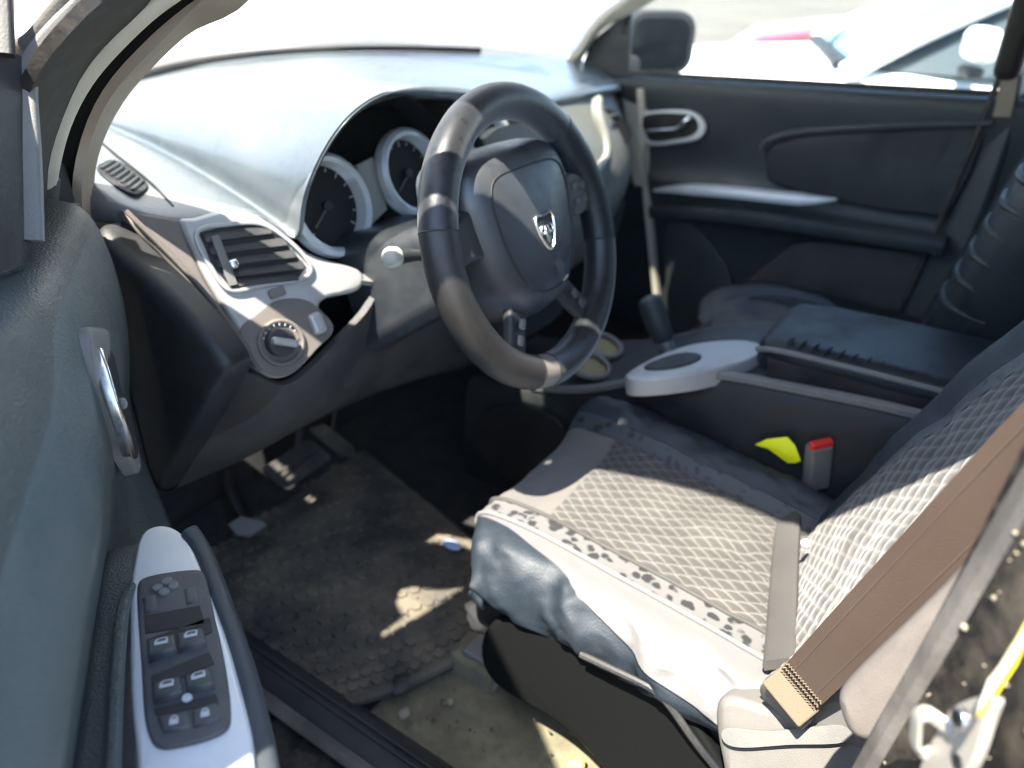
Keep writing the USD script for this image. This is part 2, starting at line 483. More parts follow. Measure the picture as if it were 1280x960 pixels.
def parked(name, label, group, loc, rotz, paint, high=.88):
    """A parked crossover, nose towards +y, at its own origin on the ground."""
    t = thing(name, label, 'car', loc, group)
    UsdGeom.Xformable(t).AddRotateZOp().Set(rotz)
    UsdGeom.Xformable(t).AddScaleOp().Set(Gf.Vec3f(1, 1, high))
    st = [(1.98, .55, .62, .62), (1.92, .40, .80, .70), (1.72, .28, .93, .84), (1.2, .24, 1.005, .90), (.55, .24, 1.055, .905), (.15, .24, 1.085, .905), (-1.2, .24, 1.10, .905), (-2.3, .26, 1.08, .89), (-2.6, .34, .98, .80), (-2.66, .5, .8, .7)]
    rings = []
    for y, zb, zt, hw in st:
        h = zt - zb
        prof = [(0, zt), (hw * .55, zt - .005), (hw * .86, zt - .03 * h - .01), (hw * .97, zt - .16 * h), (hw, zt - .42 * h), (hw * .985, zb + .2 * h), (hw * .93, zb + .03), (hw * .6, zb)]
        prof = prof + [(-x, z) for x, z in prof[:0:-1]]
        rings.append(A([(x, y, z) for x, z in prof]))
    obj('body', loft(rings), paint, t, smooth=45)
    b = [(-.74, .22), (.74, .22), (.83, -.3), (.82, -2.25), (.66, -2.5), (-.66, -2.5), (-.82, -2.25), (-.83, -.3)]
    tp = [(-.52, -.72), (.52, -.72), (.60, -1.0), (.58, -2.0), (.5, -2.2), (-.5, -2.2), (-.58, -2.0), (-.60, -1.0)]
    obj('cabin_glass', loft([A([(x, y, 1.06) for x, y in b]), A([(x, y, 1.60) for x, y in tp])]), 'car_glass_dark', t, smooth=False)
    W = [A((-.70, .225, 1.085)), A((.70, .225, 1.085)), A((.50, -.70, 1.59)), A((-.50, -.70, 1.59))]
    obj('windscreen', plate(W, (0, .48, .88), .012, .003, raise_=.010), 'car_screen', t)
    for sx in (-1, 1):
        obj('pillar', sweep(spl([(sx * .80, .24, 1.05), (sx * .75, .02, 1.20), (sx * .63, -.42, 1.44), (sx * .56, -.74, 1.60)], 14), rrect(.105, .05, .02), up=(sx, .5, .8)), paint, t)
        obj('pillar', sweep(spl([(sx * .84, -1.0, 1.05), (sx * .62, -1.05, 1.60)], 4), rrect(.05, .08, .012), up=(sx, 0, .3)), 'black_plastic', t)
        obj('pillar', sweep(spl([(sx * .83, -2.0, 1.05), (sx * .60, -1.85, 1.60)], 4), rrect(.06, .10, .012), up=(sx, 0, .3)), paint, t)
        mr = obj('mirror', rbox(.20, .11, .14, .045, basis((sx * 1.02, -.20, 1.22), (1, 0, 0), (0, 0, 1)), 3), paint, t)
        obj('mirror_foot', rbox(.16, .07, .05, .02, basis((sx * .90, -.22, 1.095), (1, 0, 0), (0, 0, 1))), 'black_plastic', mr)
        for k, yy in enumerate((1.25, -1.65)):
            w = obj('wheel', sweep(A([(sx * .80 + .105 * u, yy, .34) for u in (-1, 1)]), circ(.34, 28)), 'tyre', t)
            obj('rim', disc((sx * .908, yy, .34), (sx, 0, 0), .22, .03, .006, 24), 'rim_metal', w)
        obj('headlight', plate([(sx * .58, 1.90, .80), (sx * .80, 1.72, .84), (sx * .80, 1.72, .72), (sx * .58, 1.92, .70)], (sx * .5, .85, .1), .02, .004, raise_=.012), 'chrome', t)
    obj('roof', loft([A([(x * 1.06, y * 1.0 + (.02 if y > -1 else -.02), 1.585) for x, y in tp]), A([(x * 1.0, y, 1.625) for x, y in tp]), A([(x * .8, y * .9 - .14, 1.65) for x, y in tp])]), paint, t, smooth=30)
    obj('wiper', tube([(-.55, .27, 1.10), (.0, .24, 1.105), (.5, .10, 1.165)], .008, 10, 6), 'black_plastic', t)
    obj('cowl', plate([(-.72, .29, 1.078), (.72, .29, 1.078), (.70, .18, 1.098), (-.70, .18, 1.098)], (0, .1, 1), .02, .002, raise_=.012), 'black_plastic', t)
    return t


parked('parked_car', 'white car parked alongside, seen through the passenger window', 'cars parked beside', (3.40, .27, 0), 20.0, 'car_white')
parked('parked_car', 'red car of which a sliver of bonnet shows beyond the white car', 'cars parked beside', (5.65, -.18, 0), 20.0, 'car_red', .975)

# ------------------------------------------------------------------ the car
car = thing('car', 'dusty black car seen through its open driver door, with a worn dark grey cabin', 'car')

# floor and shell
for ya, yb, cm, cl_ in ((-.95, .0, 'carpet', 'tan dirt-stained carpet under the seat'), (-.002, .52, 'shaded_carpet', None)):
    GX, GY = np.meshgrid(np.linspace(-.74, .74, 60), np.linspace(ya, yb, 50), indexing='ij')
    P3 = np.stack([GX, GY, np.zeros_like(GX)], 2)
    Z = .372 + .010 * meshkit.fbm(P3 * 9, 3, 3) + .05 * np.clip((GY - .42) / .1, 0, 1) + (.003 if ya > -.5 else 0)
    obj('carpet', slab(np.stack([GX, GY, Z], 2), .03, (0, 0, 3)), cm, car, label=cl_)
obj('toe_board', slab(surf([[(-.74, .50, .40), (0, .50, .40), (.74, .50, .40)], [(-.74, .72, .62), (0, .72, .62), (.74, .72, .62)], [(-.74, .80, 1.05), (0, .80, 1.05), (.74, .80, 1.05)]], 12, 6, True), .02, TOC), 'black_plastic', car)
obj('underbody', rbox(1.66, 4.3, .14, .03, basis((0, -.55, .27), (1, 0, 0), (0, 0, 1))), 'black_plastic', car)
for sx in (-1, 1):
    sec = [(-.055, -.13), (.055, -.13), (.062, .03), (.05, .055), (-.03, .062), (-.055, .045)]
    obj('rocker', sweep(A([(sx * .815, -2.0, .37), (sx * .815, .62, .37)]), A([(-sx * x, z) for x, z in sec])), 'car_black', car)
    obj('roof_rail', sweep(spl([(sx * .66, -.10, 1.50), (sx * .635, -.30, 1.575), (sx * .648, -.60, 1.59), (sx * .65, -1.0, 1.60), (sx * .62, -2.2, 1.58)], 24), rrect(.07, .10, .02)), 'beige_trim', car)
    obj('front_wing', slab(surf([[(sx * .90, .40, .35), (sx * .91, 1.0, .4), (sx * .86, 1.6, .45)], [(sx * .92, .42, .75), (sx * .93, 1.0, .78), (sx * .88, 1.6, .75)], [(sx * .86, .46, 1.06), (sx * .82, 1.0, 1.05), (sx * .74, 1.6, .95)]], 10, 12), .012, (sx * 3, .8, 1)), 'car_black', car)
    obj('rear_side', slab(surf([[(sx * .90, -.74, .3), (sx * .91, -1.8, .3), (sx * .86, -2.7, .4)], [(sx * .91, -.74, .8), (sx * .92, -1.8, .8), (sx * .87, -2.7, .8)], [(sx * .84, -.74, 1.14), (sx * .85, -1.8, 1.16), (sx * .80, -2.7, 1.2)]], 8, 10), .05, (sx * 4, -1.5, 1)), 'car_black', car)
    obj('rear_pillar', sweep(spl([(sx * .82, -1.75, 1.15), (sx * .68, -1.75, 1.6)], 4), rrect(.06, .14, .02), up=(0, 1, 0)), 'beige_trim', car)
    obj('rear_pillar', sweep(spl([(sx * .78, -2.55, 1.15), (sx * .62, -2.3, 1.58)], 4), rrect(.08, .35, .02), up=(0, 1, 0)), 'beige_trim', car)
obj('roof', slab(surf([[(-.63, .06, 1.575), (-.3, .17, 1.605), (0, .21, 1.615), (.3, .17, 1.605), (.63, .06, 1.575)], [(-.63, -.4, 1.63), (-.3, -.4, 1.66), (0, -.4, 1.67), (.3, -.4, 1.66), (.63, -.4, 1.63)], [(-.63, -1.4, 1.65), (-.3, -1.4, 1.68), (0, -1.4, 1.69), (.3, -1.4, 1.68), (.63, -1.4, 1.65)], [(-.60, -2.35, 1.58), (-.3, -2.39, 1.61), (0, -2.4, 1.62), (.3, -2.39, 1.61), (.60, -2.35, 1.58)]], 20, 12), .03, (0, -1, 4)), 'car_black', car)
obj('headliner', slab(surf([[(-.60, .05, 1.55), (0, .19, 1.58), (.60, .05, 1.55)], [(-.60, -.4, 1.595), (0, -.4, 1.63), (.60, -.4, 1.595)], [(-.60, -1.4, 1.61), (0, -1.4, 1.65), (.60, -1.4, 1.61)], [(-.58, -2.3, 1.54), (0, -2.3, 1.58), (.58, -2.3, 1.54)]], 16, 10), .012, (0, -.5, 0)), 'headliner', car)
obj('tailgate', rbox(1.45, .08, .95, .03, basis((0, -2.7, .75), (1, 0, 0), (0, 0, 1))), 'car_black', car)
obj('rear_bench', rbox(1.3, .55, .35, .06, basis((0, -1.35, .52), (1, 0, 0), (0, 0, 1)), 3), 'black_leather', car)
obj('rear_bench', rbox(1.3, .18, .62, .06, basis((0, -1.72, .95), (1, 0, 0), (0, .25, 1)), 3), 'black_leather', car)
obj('bonnet', slab(surf([[(-.80, .62, .99), (-.4, 1.02, 1.04), (0, 1.10, 1.05), (.4, 1.02, 1.04), (.80, .62, .99)], [(-.80, 1.1, .95), (-.4, 1.3, 1.04), (0, 1.35, 1.05), (.4, 1.3, 1.04), (.80, 1.1, .95)], [(-.72, 1.75, .80), (-.4, 1.85, .84), (0, 1.9, .85), (.4, 1.85, .84), (.72, 1.75, .80)]], 14, 20), .015, (0, 1, 4)), 'car_black', car)
obj('windscreen', slab(surf([[(-.78, .60, 1.09), (-.42, .88, 1.135), (0, .97, 1.145), (.42, .88, 1.135), (.78, .60, 1.09)], [(-.735, .30, 1.33), (-.38, .50, 1.38), (0, .58, 1.395), (.38, .50, 1.38), (.735, .30, 1.33)], [(-.63, .05, 1.57), (-.32, .165, 1.60), (0, .21, 1.61), (.32, .165, 1.60), (.63, .05, 1.57)]], 16, 24), .005, (0, 2, 2)), 'windscreen_glass', car)
for sx, pts in ((1, [(-.62, .93, 1.15), (-.2, 1.0, 1.17), (.18, .96, 1.175)]), (-1, [(.10, 1.02, 1.165), (.40, .93, 1.165), (.66, .80, 1.15)])):
    obj('wiper', tube(pts, .010, 16, 6), 'black_rubber', car)

# pillars of the driver door opening
def strip(p, q, n=20, t=.01, toward=TOC):
    a, b = spl(p, n), spl(q, n)
    m = (a + b) / 2 + (unit(TOC - ((a + b) / 2).mean(0))) * .006
    return slab(np.stack([spl([a[i], m[i], b[i]], 7) for i in range(n)]), t, toward)


obj('pillar_trim', strip([(-.742, .42, .97), (-0.742, 0.3545, 1.055), (-0.742, 0.3406, 1.089), (-0.737, 0.289, 1.162), (-0.732, 0.2142, 1.221), (-0.722, 0.1428, 1.265), (-0.717, 0.1001, 1.291), (-0.707, 0.0386, 1.324), (-.655, -.10, 1.50)],
                         [(-.705, .43, .97), (-0.705, 0.3955, 1.035), (-0.7, 0.3931, 1.072), (-0.7, 0.3503, 1.131), (-0.695, 0.2831, 1.191), (-0.69, 0.2093, 1.237), (-0.685, 0.1482, 1.267), (-0.68, 0.0704, 1.296), (-.62, -.08, 1.50)], 30), 'beige_trim', car)
obj('pillar_gap', strip([(-.775, .40, .95), (-0.765, 0.3888, 1.054), (-0.765, 0.3619, 1.1), (-0.765, 0.3118, 1.159), (-0.76, 0.2425, 1.221), (-0.75, 0.1845, 1.261), (-0.74, 0.1216, 1.294), (-0.73, 0.0761, 1.32), (-.668, -.115, 1.49)],
                        [(-.725, .42, .95), (-0.725, 0.3869, 1.045), (-0.725, 0.3689, 1.081), (-0.722, 0.3119, 1.157), (-0.717, 0.2379, 1.218), (-0.709, 0.1583, 1.264), (-0.704, 0.111, 1.29), (-0.694, 0.0554, 1.321), (-.655, -.12, 1.50)], 30), 'matte_black', car)
obj('door_seal', sweep(spl([(-.795, .40, .93), (-0.79, 0.3414, 1.072), (-0.79, 0.3153, 1.112), (-0.79, 0.2675, 1.168), (-0.785, 0.2065, 1.223), (-0.775, 0.151, 1.262), (-0.765, 0.0908, 1.296), (-0.755, 0.0483, 1.319), (-.675, -.115, 1.49)], 40), rrect(.020, .020, .008), up=(-1, 0, .2)), 'cream_seal', car, label='cream door seal along the front pillar')
obj('door_jamb', strip([(-.90, .42, .55), (-.90, .40, .95), (-0.88, 0.1979, 1.119), (-0.88, 0.1577, 1.178), (-0.87, 0.1238, 1.233), (-0.86, 0.0751, 1.271), (-0.84, 0.0423, 1.299), (-0.82, 0.0145, 1.321), (-.715, -.115, 1.49)],
                       [(-.80, .42, .55), (-.80, .40, .95), (-0.8, 0.3136, 1.079), (-0.8, 0.2855, 1.127), (-0.797, 0.2447, 1.176), (-0.79, 0.1898, 1.229), (-0.78, 0.1364, 1.266), (-0.77, 0.0809, 1.299), (-.672, -.110, 1.49)], 30), 'jamb_black', car)
obj('door_seal', tube([(-0.795, 0.3209, 1.07), (-0.79, 0.3199, 1.093), (-0.785, 0.3157, 1.113)], .010, 8, 10), 'black_rubber', car)

# sill
obj('kick_panel', rbox(.03, .54, .76, .01, basis((-.765, .61, .75), (1, 0, 0), (0, 0, 1))), 'black_plastic', car)  # enlarged out of view to keep sun off the footwell
obj('sill_cover', slab(surf([[(-.70, -.62, .385), (-.735, -.62, .425), (-.775, -.62, .432), (-.80, -.62, .42)], [(-.70, 0, .385), (-.735, 0, .425), (-.775, 0, .432), (-.80, 0, .42)], [(-.70, .42, .385), (-.735, .42, .425), (-.775, .42, .432), (-.80, .42, .42)]], 10, 14), .01, (-1, 0, 3)), 'dark_plastic', car)
for k in range(2):
    obj('sill_rib', tube([(-.742 - .012 * k, -.60, .431 + .0015 * k), (-.742 - .012 * k, .40, .431 + .0015 * k)], .0022, 6, 6), 'dark_plastic', car)
obj('door_seal', sweep(spl([(-.80, .36, .60), (-.80, .30, .47), (-.80, .20, .445), (-.80, -.30, .445), (-.795, -.47, .47), (-.785, -.56, .58), (-.778, -.588, .72), (-.777, -.598, .837), (-.777, -.610, .97), (-.777, -.624, 1.117), (-.752, -.645, 1.29), (-.695, -.665, 1.46), (-.63, -.68, 1.58)], 60), A([(.010, -.006), (.010, .001), (.008, .004), (.001, .0075), (-.001, .0075), (-.010, .0045), (-.011, .003), (-.011, -.006)]), up=(-.75, .65, .15)), 'rubber_seal', car, label='dusty grey rubber seal down the middle pillar')

# middle pillar: painted jamb, striker, label, inner trim
cols = [(-.768, -.600), (-.80, -.622), (-.83, -.640), (-.865, -.665), (-.90, -.72)]
zs = [(.42, .030, 0), (.65, .020, 0), (.837, .012, 0), (.97, 0, 0), (1.117, -.010, .004), (1.28, -.026, .035), (1.45, -.045, .085), (1.60, -.062, .150)]
JG = surf([[(x + dx, y + dy, z) for x, y in cols] for z, dy, dx in zs], 32, 20)
obj('middle_pillar', slab(JG, .03, TOC), 'muddy_black', car, label='black painted pillar spattered with dried mud')
JN = unit((-.58, .81, .12))
def onjamb(p, lift=.004):
    return A(p) + JN * lift
st = obj('door_striker', plate([(-0.835, -0.6177, 0.9691), (-0.835, -0.6213, 0.9881), (-0.845, -0.6327, 1.012), (-0.845, -0.6397, 0.9998), (-0.845, -0.6493, 0.9593), (-0.835, -0.629, 0.9295)], JN, .006, .0015, smooth=30, raise_=.010), 'striker_metal', car, smooth=40, label='worn metal door striker with its loop')
obj('striker_loop', sweep(spl([onjamb((-0.84, -0.6273, 0.9767), .006), onjamb((-0.837, -0.6219, 0.9752), .007), onjamb((-0.835, -0.6153, 0.9753), .008), onjamb((-0.835, -0.6122, 0.9703), .008), onjamb((-0.835, -0.614, 0.9588), .008), onjamb((-0.835, -0.6176, 0.9479), .008), onjamb((-0.835, -0.6236, 0.9471), .007), onjamb((-0.84, -0.6325, 0.9575), .006)], 40), rrect(.0085, .0036, .0015, 3), up=JN), 'striker_metal', st)
for q in ((-0.845, -0.6308, 0.9931), (-0.845, -0.6389, 0.964)):
    obj('screw', disc(onjamb(q, .0135), JN, .0055, .004, .001, 16), 'chrome', st)
lb = obj('warning_label', plate([(-0.87, -0.6241, 1.096), (-0.87, -0.6261, 1.073), (-0.87, -0.6265, 1.054), (-0.87, -0.625, 1.043), (-0.87, -0.6295, 1.03), (-0.87, -0.6344, 1.023), (-0.87, -0.6357, 1.032), (-0.87, -0.6352, 1.061)], JN, .0015, .0003, raise_=.006), 'yellow_label', car, label='white sticker with yellow edges on the pillar')
obj('label_panel', plate([(-0.87, -0.6289, 1.084), (-0.87, -0.6282, 1.069), (-0.87, -0.6278, 1.052), (-0.87, -0.6264, 1.043), (-0.87, -0.6301, 1.032), (-0.87, -0.6333, 1.026), (-0.87, -0.633, 1.035), (-0.87, -0.6331, 1.066)], JN, .001, .0003, raise_=.0072), 'label_white', lb)
fl = []
for k in range(110):
    u, v = RNG.random() * .9 + .05, RNG.random() ** .8 * .8 + .12
    i, j = int(v * 20), int(u * 17)
    p = JG[i, j] + (JG[i + 1, j + 1] - JG[i, j]) * RNG.random()
    m = trimesh.creation.icosphere(1, .0006 + .0019 * RNG.random() ** 4)
    m.vertices = m.vertices * A([1, 1, .6 + .8 * RNG.random()]) + RNG.normal(0, .0002, m.vertices.shape)
    m.apply_translation(p + JN * .0006)
    fl.append(m)
obj('glint_fleck', cat(*fl), 'pebble', car, kind='stuff')  # pale flecks stand for soft glints of light on the pillar
obj('pillar_trim', plate([(-0.71, -0.5668, 0.8352), (-0.71, -0.5676, 0.8504), (-0.71, -0.579, 0.891), (-0.71, -0.5993, 0.9583), (-0.71, -0.6122, 1.032), (-0.71, -0.6193, 1.095), (-0.71, -0.6351, 1.043), (-0.71, -0.6325, 0.9612), (-0.71, -0.6112, 0.828), (-0.71, -0.5891, 0.8112), (-0.71, -0.5756, 0.8201)], (-1, .25, .3), .03, .008, smooth=60), 'fascia_brown', car)

# ------------------------------------------------------------------ dashboard
dash = thing('dashboard', parent=car)
LIP = [(-0.7205, 0.375, 1.057), (-0.7022, 0.325, 1.053), (-0.6771, 0.292, 1.046), (-0.6452, 0.274, 1.044), (-0.603, 0.256, 1.042), (-0.5737, 0.235, 1.033), (-0.5643, 0.218, 1.019), (-0.5512, 0.203, 1.007), (-0.5484, 0.19, 1.039), (-0.5416, 0.176, 1.081), (-0.5215, 0.163, 1.121), (-0.4937, 0.151, 1.153), (-0.4502, 0.144, 1.174), (-0.399, 0.139, 1.181), (-0.3344, 0.138, 1.178), (-0.261, 0.143, 1.167), (-.20, .162, 1.150), (-.14, .205, 1.105), (-.09, .25, 1.085), (0, .275, 1.078), (.2, .28, 1.085), (.45, .29, 1.08), (.62, .33, 1.065), (.735, .40, 1.045)]
lip = spl(LIP, 150)
def dashtop(p, t):
    fy = .93 - .75 * abs(p[0]) ** 2.1
    fz = 1.13 - .03 * abs(p[0] / .73) ** 2
    y = p[1] + (fy - p[1]) * t
    z = p[2] + (fz - p[2]) * (t ** .8) + .012 * math.sin(math.pi * t)
    return (p[0] * (1 - .0 * t), y, z)
rows = []
for p in lip:
    kk = 1 - .88 * max(0, min(1, (p[0] + .66) / .06)) * max(0, min(1, (-.33 - p[0]) / .10))
    rows.append([(p[0], p[1] + .045 * kk, p[2] - .022 * kk), (p[0], p[1] + .012 * kk, p[2] - .019 * kk), (p[0], p[1] + .001 * kk, p[2] - .013 * kk), (p[0], p[1], p[2] - .006 * kk), (p[0], p[1] + .004 * kk, p[2] - .001 * kk)] + [dashtop(p, t) for t in (.03, .08, .16, .28, .42, .58, .76, .9, 1.0)])
obj('dash_top', slab(A(rows), .004, (0, .3, 3)), 'dash_pad', dash, smooth=50, label='sunlit dark grey top pad of the dashboard')
obj('dash_far_trim', tube([(x, .915 - .72 * abs(x) ** 2.1, 1.138 - .03 * (x / .73) ** 2) for x in (-.40, -.2, 0, .2, .40, .55)], .007, 30, 8), 'dark_plastic', dash)
# dark carcass behind the fascia
obj('dash_carcass', slab(surf([[(x, .315 + .05 * (abs(x) / .7) ** 2, 1.03), (x, .32, .85), (x, .36, .64)] for x in (-.72, -.4, 0, .4, .72)], 16, 10), .02, TOC), 'black_plastic', dash)
# demister grille at the driver's corner
VA, VB, VC, VD = A([-.678, .418, 1.084]), A([-.646, .432, 1.088]), A([-.651, .357, 1.071]), A([-.681, .340, 1.065])
VNN = unit(np.cross(VD - VA, VB - VA)); VNN = VNN * np.sign(VNN[2])
gr = obj('demister_vent', plate([VA, (VA + VB) / 2 + A([0, .006, .001]), VB, VC, (VC + VD) / 2 + A([0, -.006, -.001]), VD], VNN, .008, .0015, smooth=40, raise_=.0045), 'black_plastic', car)
for k in range(7):
    t = (k + .5) / 7
    a, b = VA + (VD - VA) * t + VNN * .0055, VB + (VC - VB) * t + VNN * .0055
    obj('vent_slat', tube([a + (b - a) * .1, b + (a - b) * .1], .0022, 4, 6), 'dash_plastic', gr)
obj('dash_groove', tube([A(q) + A([0, 0, .0005]) for q in ((-.612, .519, 1.100), (-.632, .442, 1.090), (-.645, .357, 1.071), (-.655, .303, 1.053))], .0022, 16, 6), 'black_plastic', dash)

# driver's end cap of the dashboard
cap = [(-0.735, 0.3327, 1.043), (-0.735, 0.299, 1.028), (-0.735, 0.2513, 1.006), (-0.735, 0.1797, 0.9693), (-0.735, 0.1367, 0.9368), (-0.735, 0.1245, 0.9179), (-0.735, 0.1392, 0.8879), (-0.735, 0.1961, 0.8162), (-0.735, 0.2693, 0.7255), (-0.735, 0.3335, 0.6502), (-0.735, 0.3566, 0.6502), (-0.735, 0.3546, 0.7425), (-0.735, 0.3532, 0.8918), (-0.735, 0.3513, 0.9913)]
cp = spl(cap, 100, True)
cc = cp.mean(0)
CN = unit((-1, -.1, .05))
ec = obj('dash_end_panel', loft([cc + (cp - cc) * s + CN * o for s, o in ((1.0, -.03), (1.0, -.006), (.99, .0), (.965, .006), (.92, .011), (.84, .0145), (.70, .016), (.4, .0165), (.1, .0165))]), 'end_plastic', dash, smooth=70, label='solid black end panel of the dashboard')

# silver bezel with the air vent and the headlight knob
VN = unit((-.3, -.87, .39))
bez = [(-0.6666, 0.2736, 1.046), (-0.654, 0.2692, 1.046), (-0.6328, 0.2628, 1.048), (-0.5931, 0.2476, 1.045), (-0.5626, 0.227, 1.022), (-0.5314, 0.197, 0.9792), (-0.4764, 0.1623, 0.9441), (-0.4905, 0.1584, 0.9245), (-0.5352, 0.1734, 0.9237), (-0.5502, 0.1745, 0.9144), (-0.5427, 0.1635, 0.8957), (-0.5448, 0.1572, 0.8801), (-0.5706, 0.16, 0.8664), (-0.6072, 0.1637, 0.8466), (-0.6378, 0.173, 0.8437), (-0.6535, 0.1855, 0.8596), (-0.6576, 0.1993, 0.8873), (-0.6614, 0.2191, 0.9284), (-0.6682, 0.2439, 0.9786), (-0.6694, 0.2623, 1.019)]
bz = obj('fascia_bezel', plate(bez, VN, .05, .006, smooth=90), 'silver_trim', dash, smooth=45, label='dusty silver fascia around the driver air vent')
obj('fascia_side', plate([(-0.7212, 0.3012, 1.066), (-0.6941, 0.2875, 1.056), (-0.6653, 0.2726, 1.045), (-0.6694, 0.2623, 1.019), (-0.6682, 0.2439, 0.9786), (-0.6614, 0.2191, 0.9284), (-0.6576, 0.1993, 0.8873), (-0.6541, 0.1872, 0.8629), (-0.6641, 0.2051, 0.8951), (-0.6764, 0.2285, 0.9378), (-0.6912, 0.2527, 0.9805), (-0.7063, 0.2764, 1.022)], VN, .05, .004, smooth=0, raise_=-.004), 'fascia_brown', bz)
obj('knob_panel', plate([(-0.6553, 0.2091, 0.9109), (-0.6322, 0.2068, 0.9234), (-0.6002, 0.2006, 0.9342), (-0.5618, 0.1834, 0.9255), (-0.5496, 0.1714, 0.908), (-0.5435, 0.1629, 0.8937), (-0.5468, 0.1582, 0.8806), (-0.5712, 0.1607, 0.8676), (-0.6064, 0.1643, 0.8485), (-0.6361, 0.1731, 0.8453), (-0.6518, 0.1856, 0.8612), (-0.6559, 0.1995, 0.8889)], VN, .004, .0012, smooth=60, raise_=.0012), 'fascia_brown', bz)
obj('bezel_ridge', tube([(-0.7204, 0.2962, 1.065), (-0.7037, 0.2743, 1.029), (-0.6851, 0.2476, 0.984), (-0.6667, 0.2147, 0.9248), (-0.6577, 0.1935, 0.8845)], .0032, 24, 8), 'fascia_brown', bz)
ven = [(-0.6543, 0.2613, 1.028), (-0.6234, 0.2517, 1.03), (-0.5881, 0.2377, 1.026), (-0.5638, 0.2208, 1.007), (-0.5468, 0.1963, 0.9657), (-0.5605, 0.1967, 0.9562), (-0.6051, 0.2132, 0.9585), (-0.6454, 0.2282, 0.9612), (-0.6551, 0.2434, 0.9874)]
vt = thing('air_vent', parent=car)
obj('vent_recess', plate(ven, VN, .01, .001, raise_=.0015), 'black_plastic', vt)
obj('vent_frame', sweep(spl([(-0.6577, 0.2596, 1.029), (-0.6243, 0.2498, 1.033), (-0.5873, 0.2351, 1.029), (-0.5624, 0.2175, 1.009), (-0.5442, 0.1916, 0.9649), (-0.5616, 0.1927, 0.9541), (-0.6081, 0.21, 0.9568), (-0.6491, 0.2254, 0.9598), (-0.6588, 0.2414, 0.9879)], 70, True), rrect(.006, .007, .002, 3), None, VN, True), 'silver_trim', vt)
for (a, b) in (((-0.6523, 0.2533, 1.022), (-0.5742, 0.225, 1.019)), ((-0.6528, 0.2472, 1.008), (-0.562, 0.2131, 1.002)), ((-0.6515, 0.2402, 0.9934), (-0.5573, 0.2044, 0.986)), ((-0.649, 0.2331, 0.9794), (-0.5521, 0.1958, 0.9708)), ((-0.6466, 0.2268, 0.9673), (-0.5646, 0.1948, 0.959))):
    obj('vent_slat', sweep(A([a, b]), rrect(.013, .0028, .0012, 3), up=unit(VN + A([0, .1, .5]))), 'dark_plastic', vt)
obj('vent_blade', plate([(-0.6458, 0.2524, 1.022), (-0.6363, 0.2493, 1.023), (-0.6388, 0.2236, 0.9634), (-0.6493, 0.2273, 0.9637)], VN, .004, .001, raise_=.007), 'grey_plastic', vt)
obj('vent_thumbwheel', rbox(.012, .012, .010, .004, basis((-0.6375, 0.2249, 0.9906), (1, 0, 0), VN)), 'chrome', vt)
kn = obj('headlight_knob', disc((-0.6143, 0.183, 0.8842), VN, .0285, .012, .003, 36), 'black_plastic', car, label='round headlight switch')
obj('knob_ring', torus((-0.6167, 0.18, 0.886), VN, .0285, .0030, k=40, kk=8), 'fascia_brown', kn)
kc = A((-0.6197, 0.1794, 0.8873))
obj('knob_dial', disc(kc + VN * .012, VN, .019, .016, .003, 32), 'dark_plastic', kn)
obj('knob_grip', rbox(.034, .010, .014, .004, basis(kc + VN * .020, (.85, .1, -.5), VN)), 'silver_trim', kn)
for k in range(8):
    a = math.pi * (.15 + .1 * k)
    e1, e2, _ = frame_of(VN)
    obj('dial_mark', rbox(.0012, .0035, .0006, .0002, basis(kc + VN * .0068 + (e1 * math.cos(a) + e2 * math.sin(a)) * .0235, e2 * math.cos(a) - e1 * math.sin(a), VN), 1), 'icon_white', kn)
obj('dimmer_wheel', rbox(.020, .030, .016, .006, basis((-0.5648, 0.1675, 0.8979), (1, 0, 0), VN)), 'silver_trim', dash)
obj('fascia_button', rbox(.022, .012, .008, .003, basis((-0.5971, 0.2006, 0.9444), (1, 0, 0), VN)), 'pale_plastic', dash)

# knee panel
kt = [(-.722, .27, .87), (-0.6541, 0.1901, 0.8489), (-0.6314, 0.1737, 0.8297), (-0.5927, 0.164, 0.8378), (-0.5362, 0.1571, 0.8659), (-0.4806, 0.151, 0.8951), (-.42, .165, .93), (-.30, .19, .92), (-.18, .22, .90)]
km = [(-.726, .27, .76), (-.66, .205, .77), (-.62, .19, .775), (-.58, .182, .785), (-.54, .178, .80), (-.49, .175, .82), (-.40, .18, .83), (-.30, .20, .82), (-.18, .23, .80)]
kb = [(-0.717, 0.36, 0.626), (-0.6541, 0.335, 0.6379), (-0.5983, 0.325, 0.6406), (-0.5413, 0.315, 0.6474), (-0.4723, 0.305, 0.6499), (-0.4074, 0.295, 0.6503), (-0.3223, 0.29, 0.6416), (-0.1869, 0.29, 0.612), (-0.014, 0.3, 0.5626)]
ku = [tuple(A(p) + A([0, .10, -.005])) for p in kb]
obj('knee_panel', slab(surf([kt, km, kb, ku], 24, 40), .01, TOC), 'knee_plastic', dash, smooth=50)
obj('panel_joint', tube([(-0.6881, 0.185, 0.8655), (-0.7006, 0.25, 0.7639), (-0.7052, 0.33, 0.6524)], .006, 14, 8), 'black_rubber', dash)

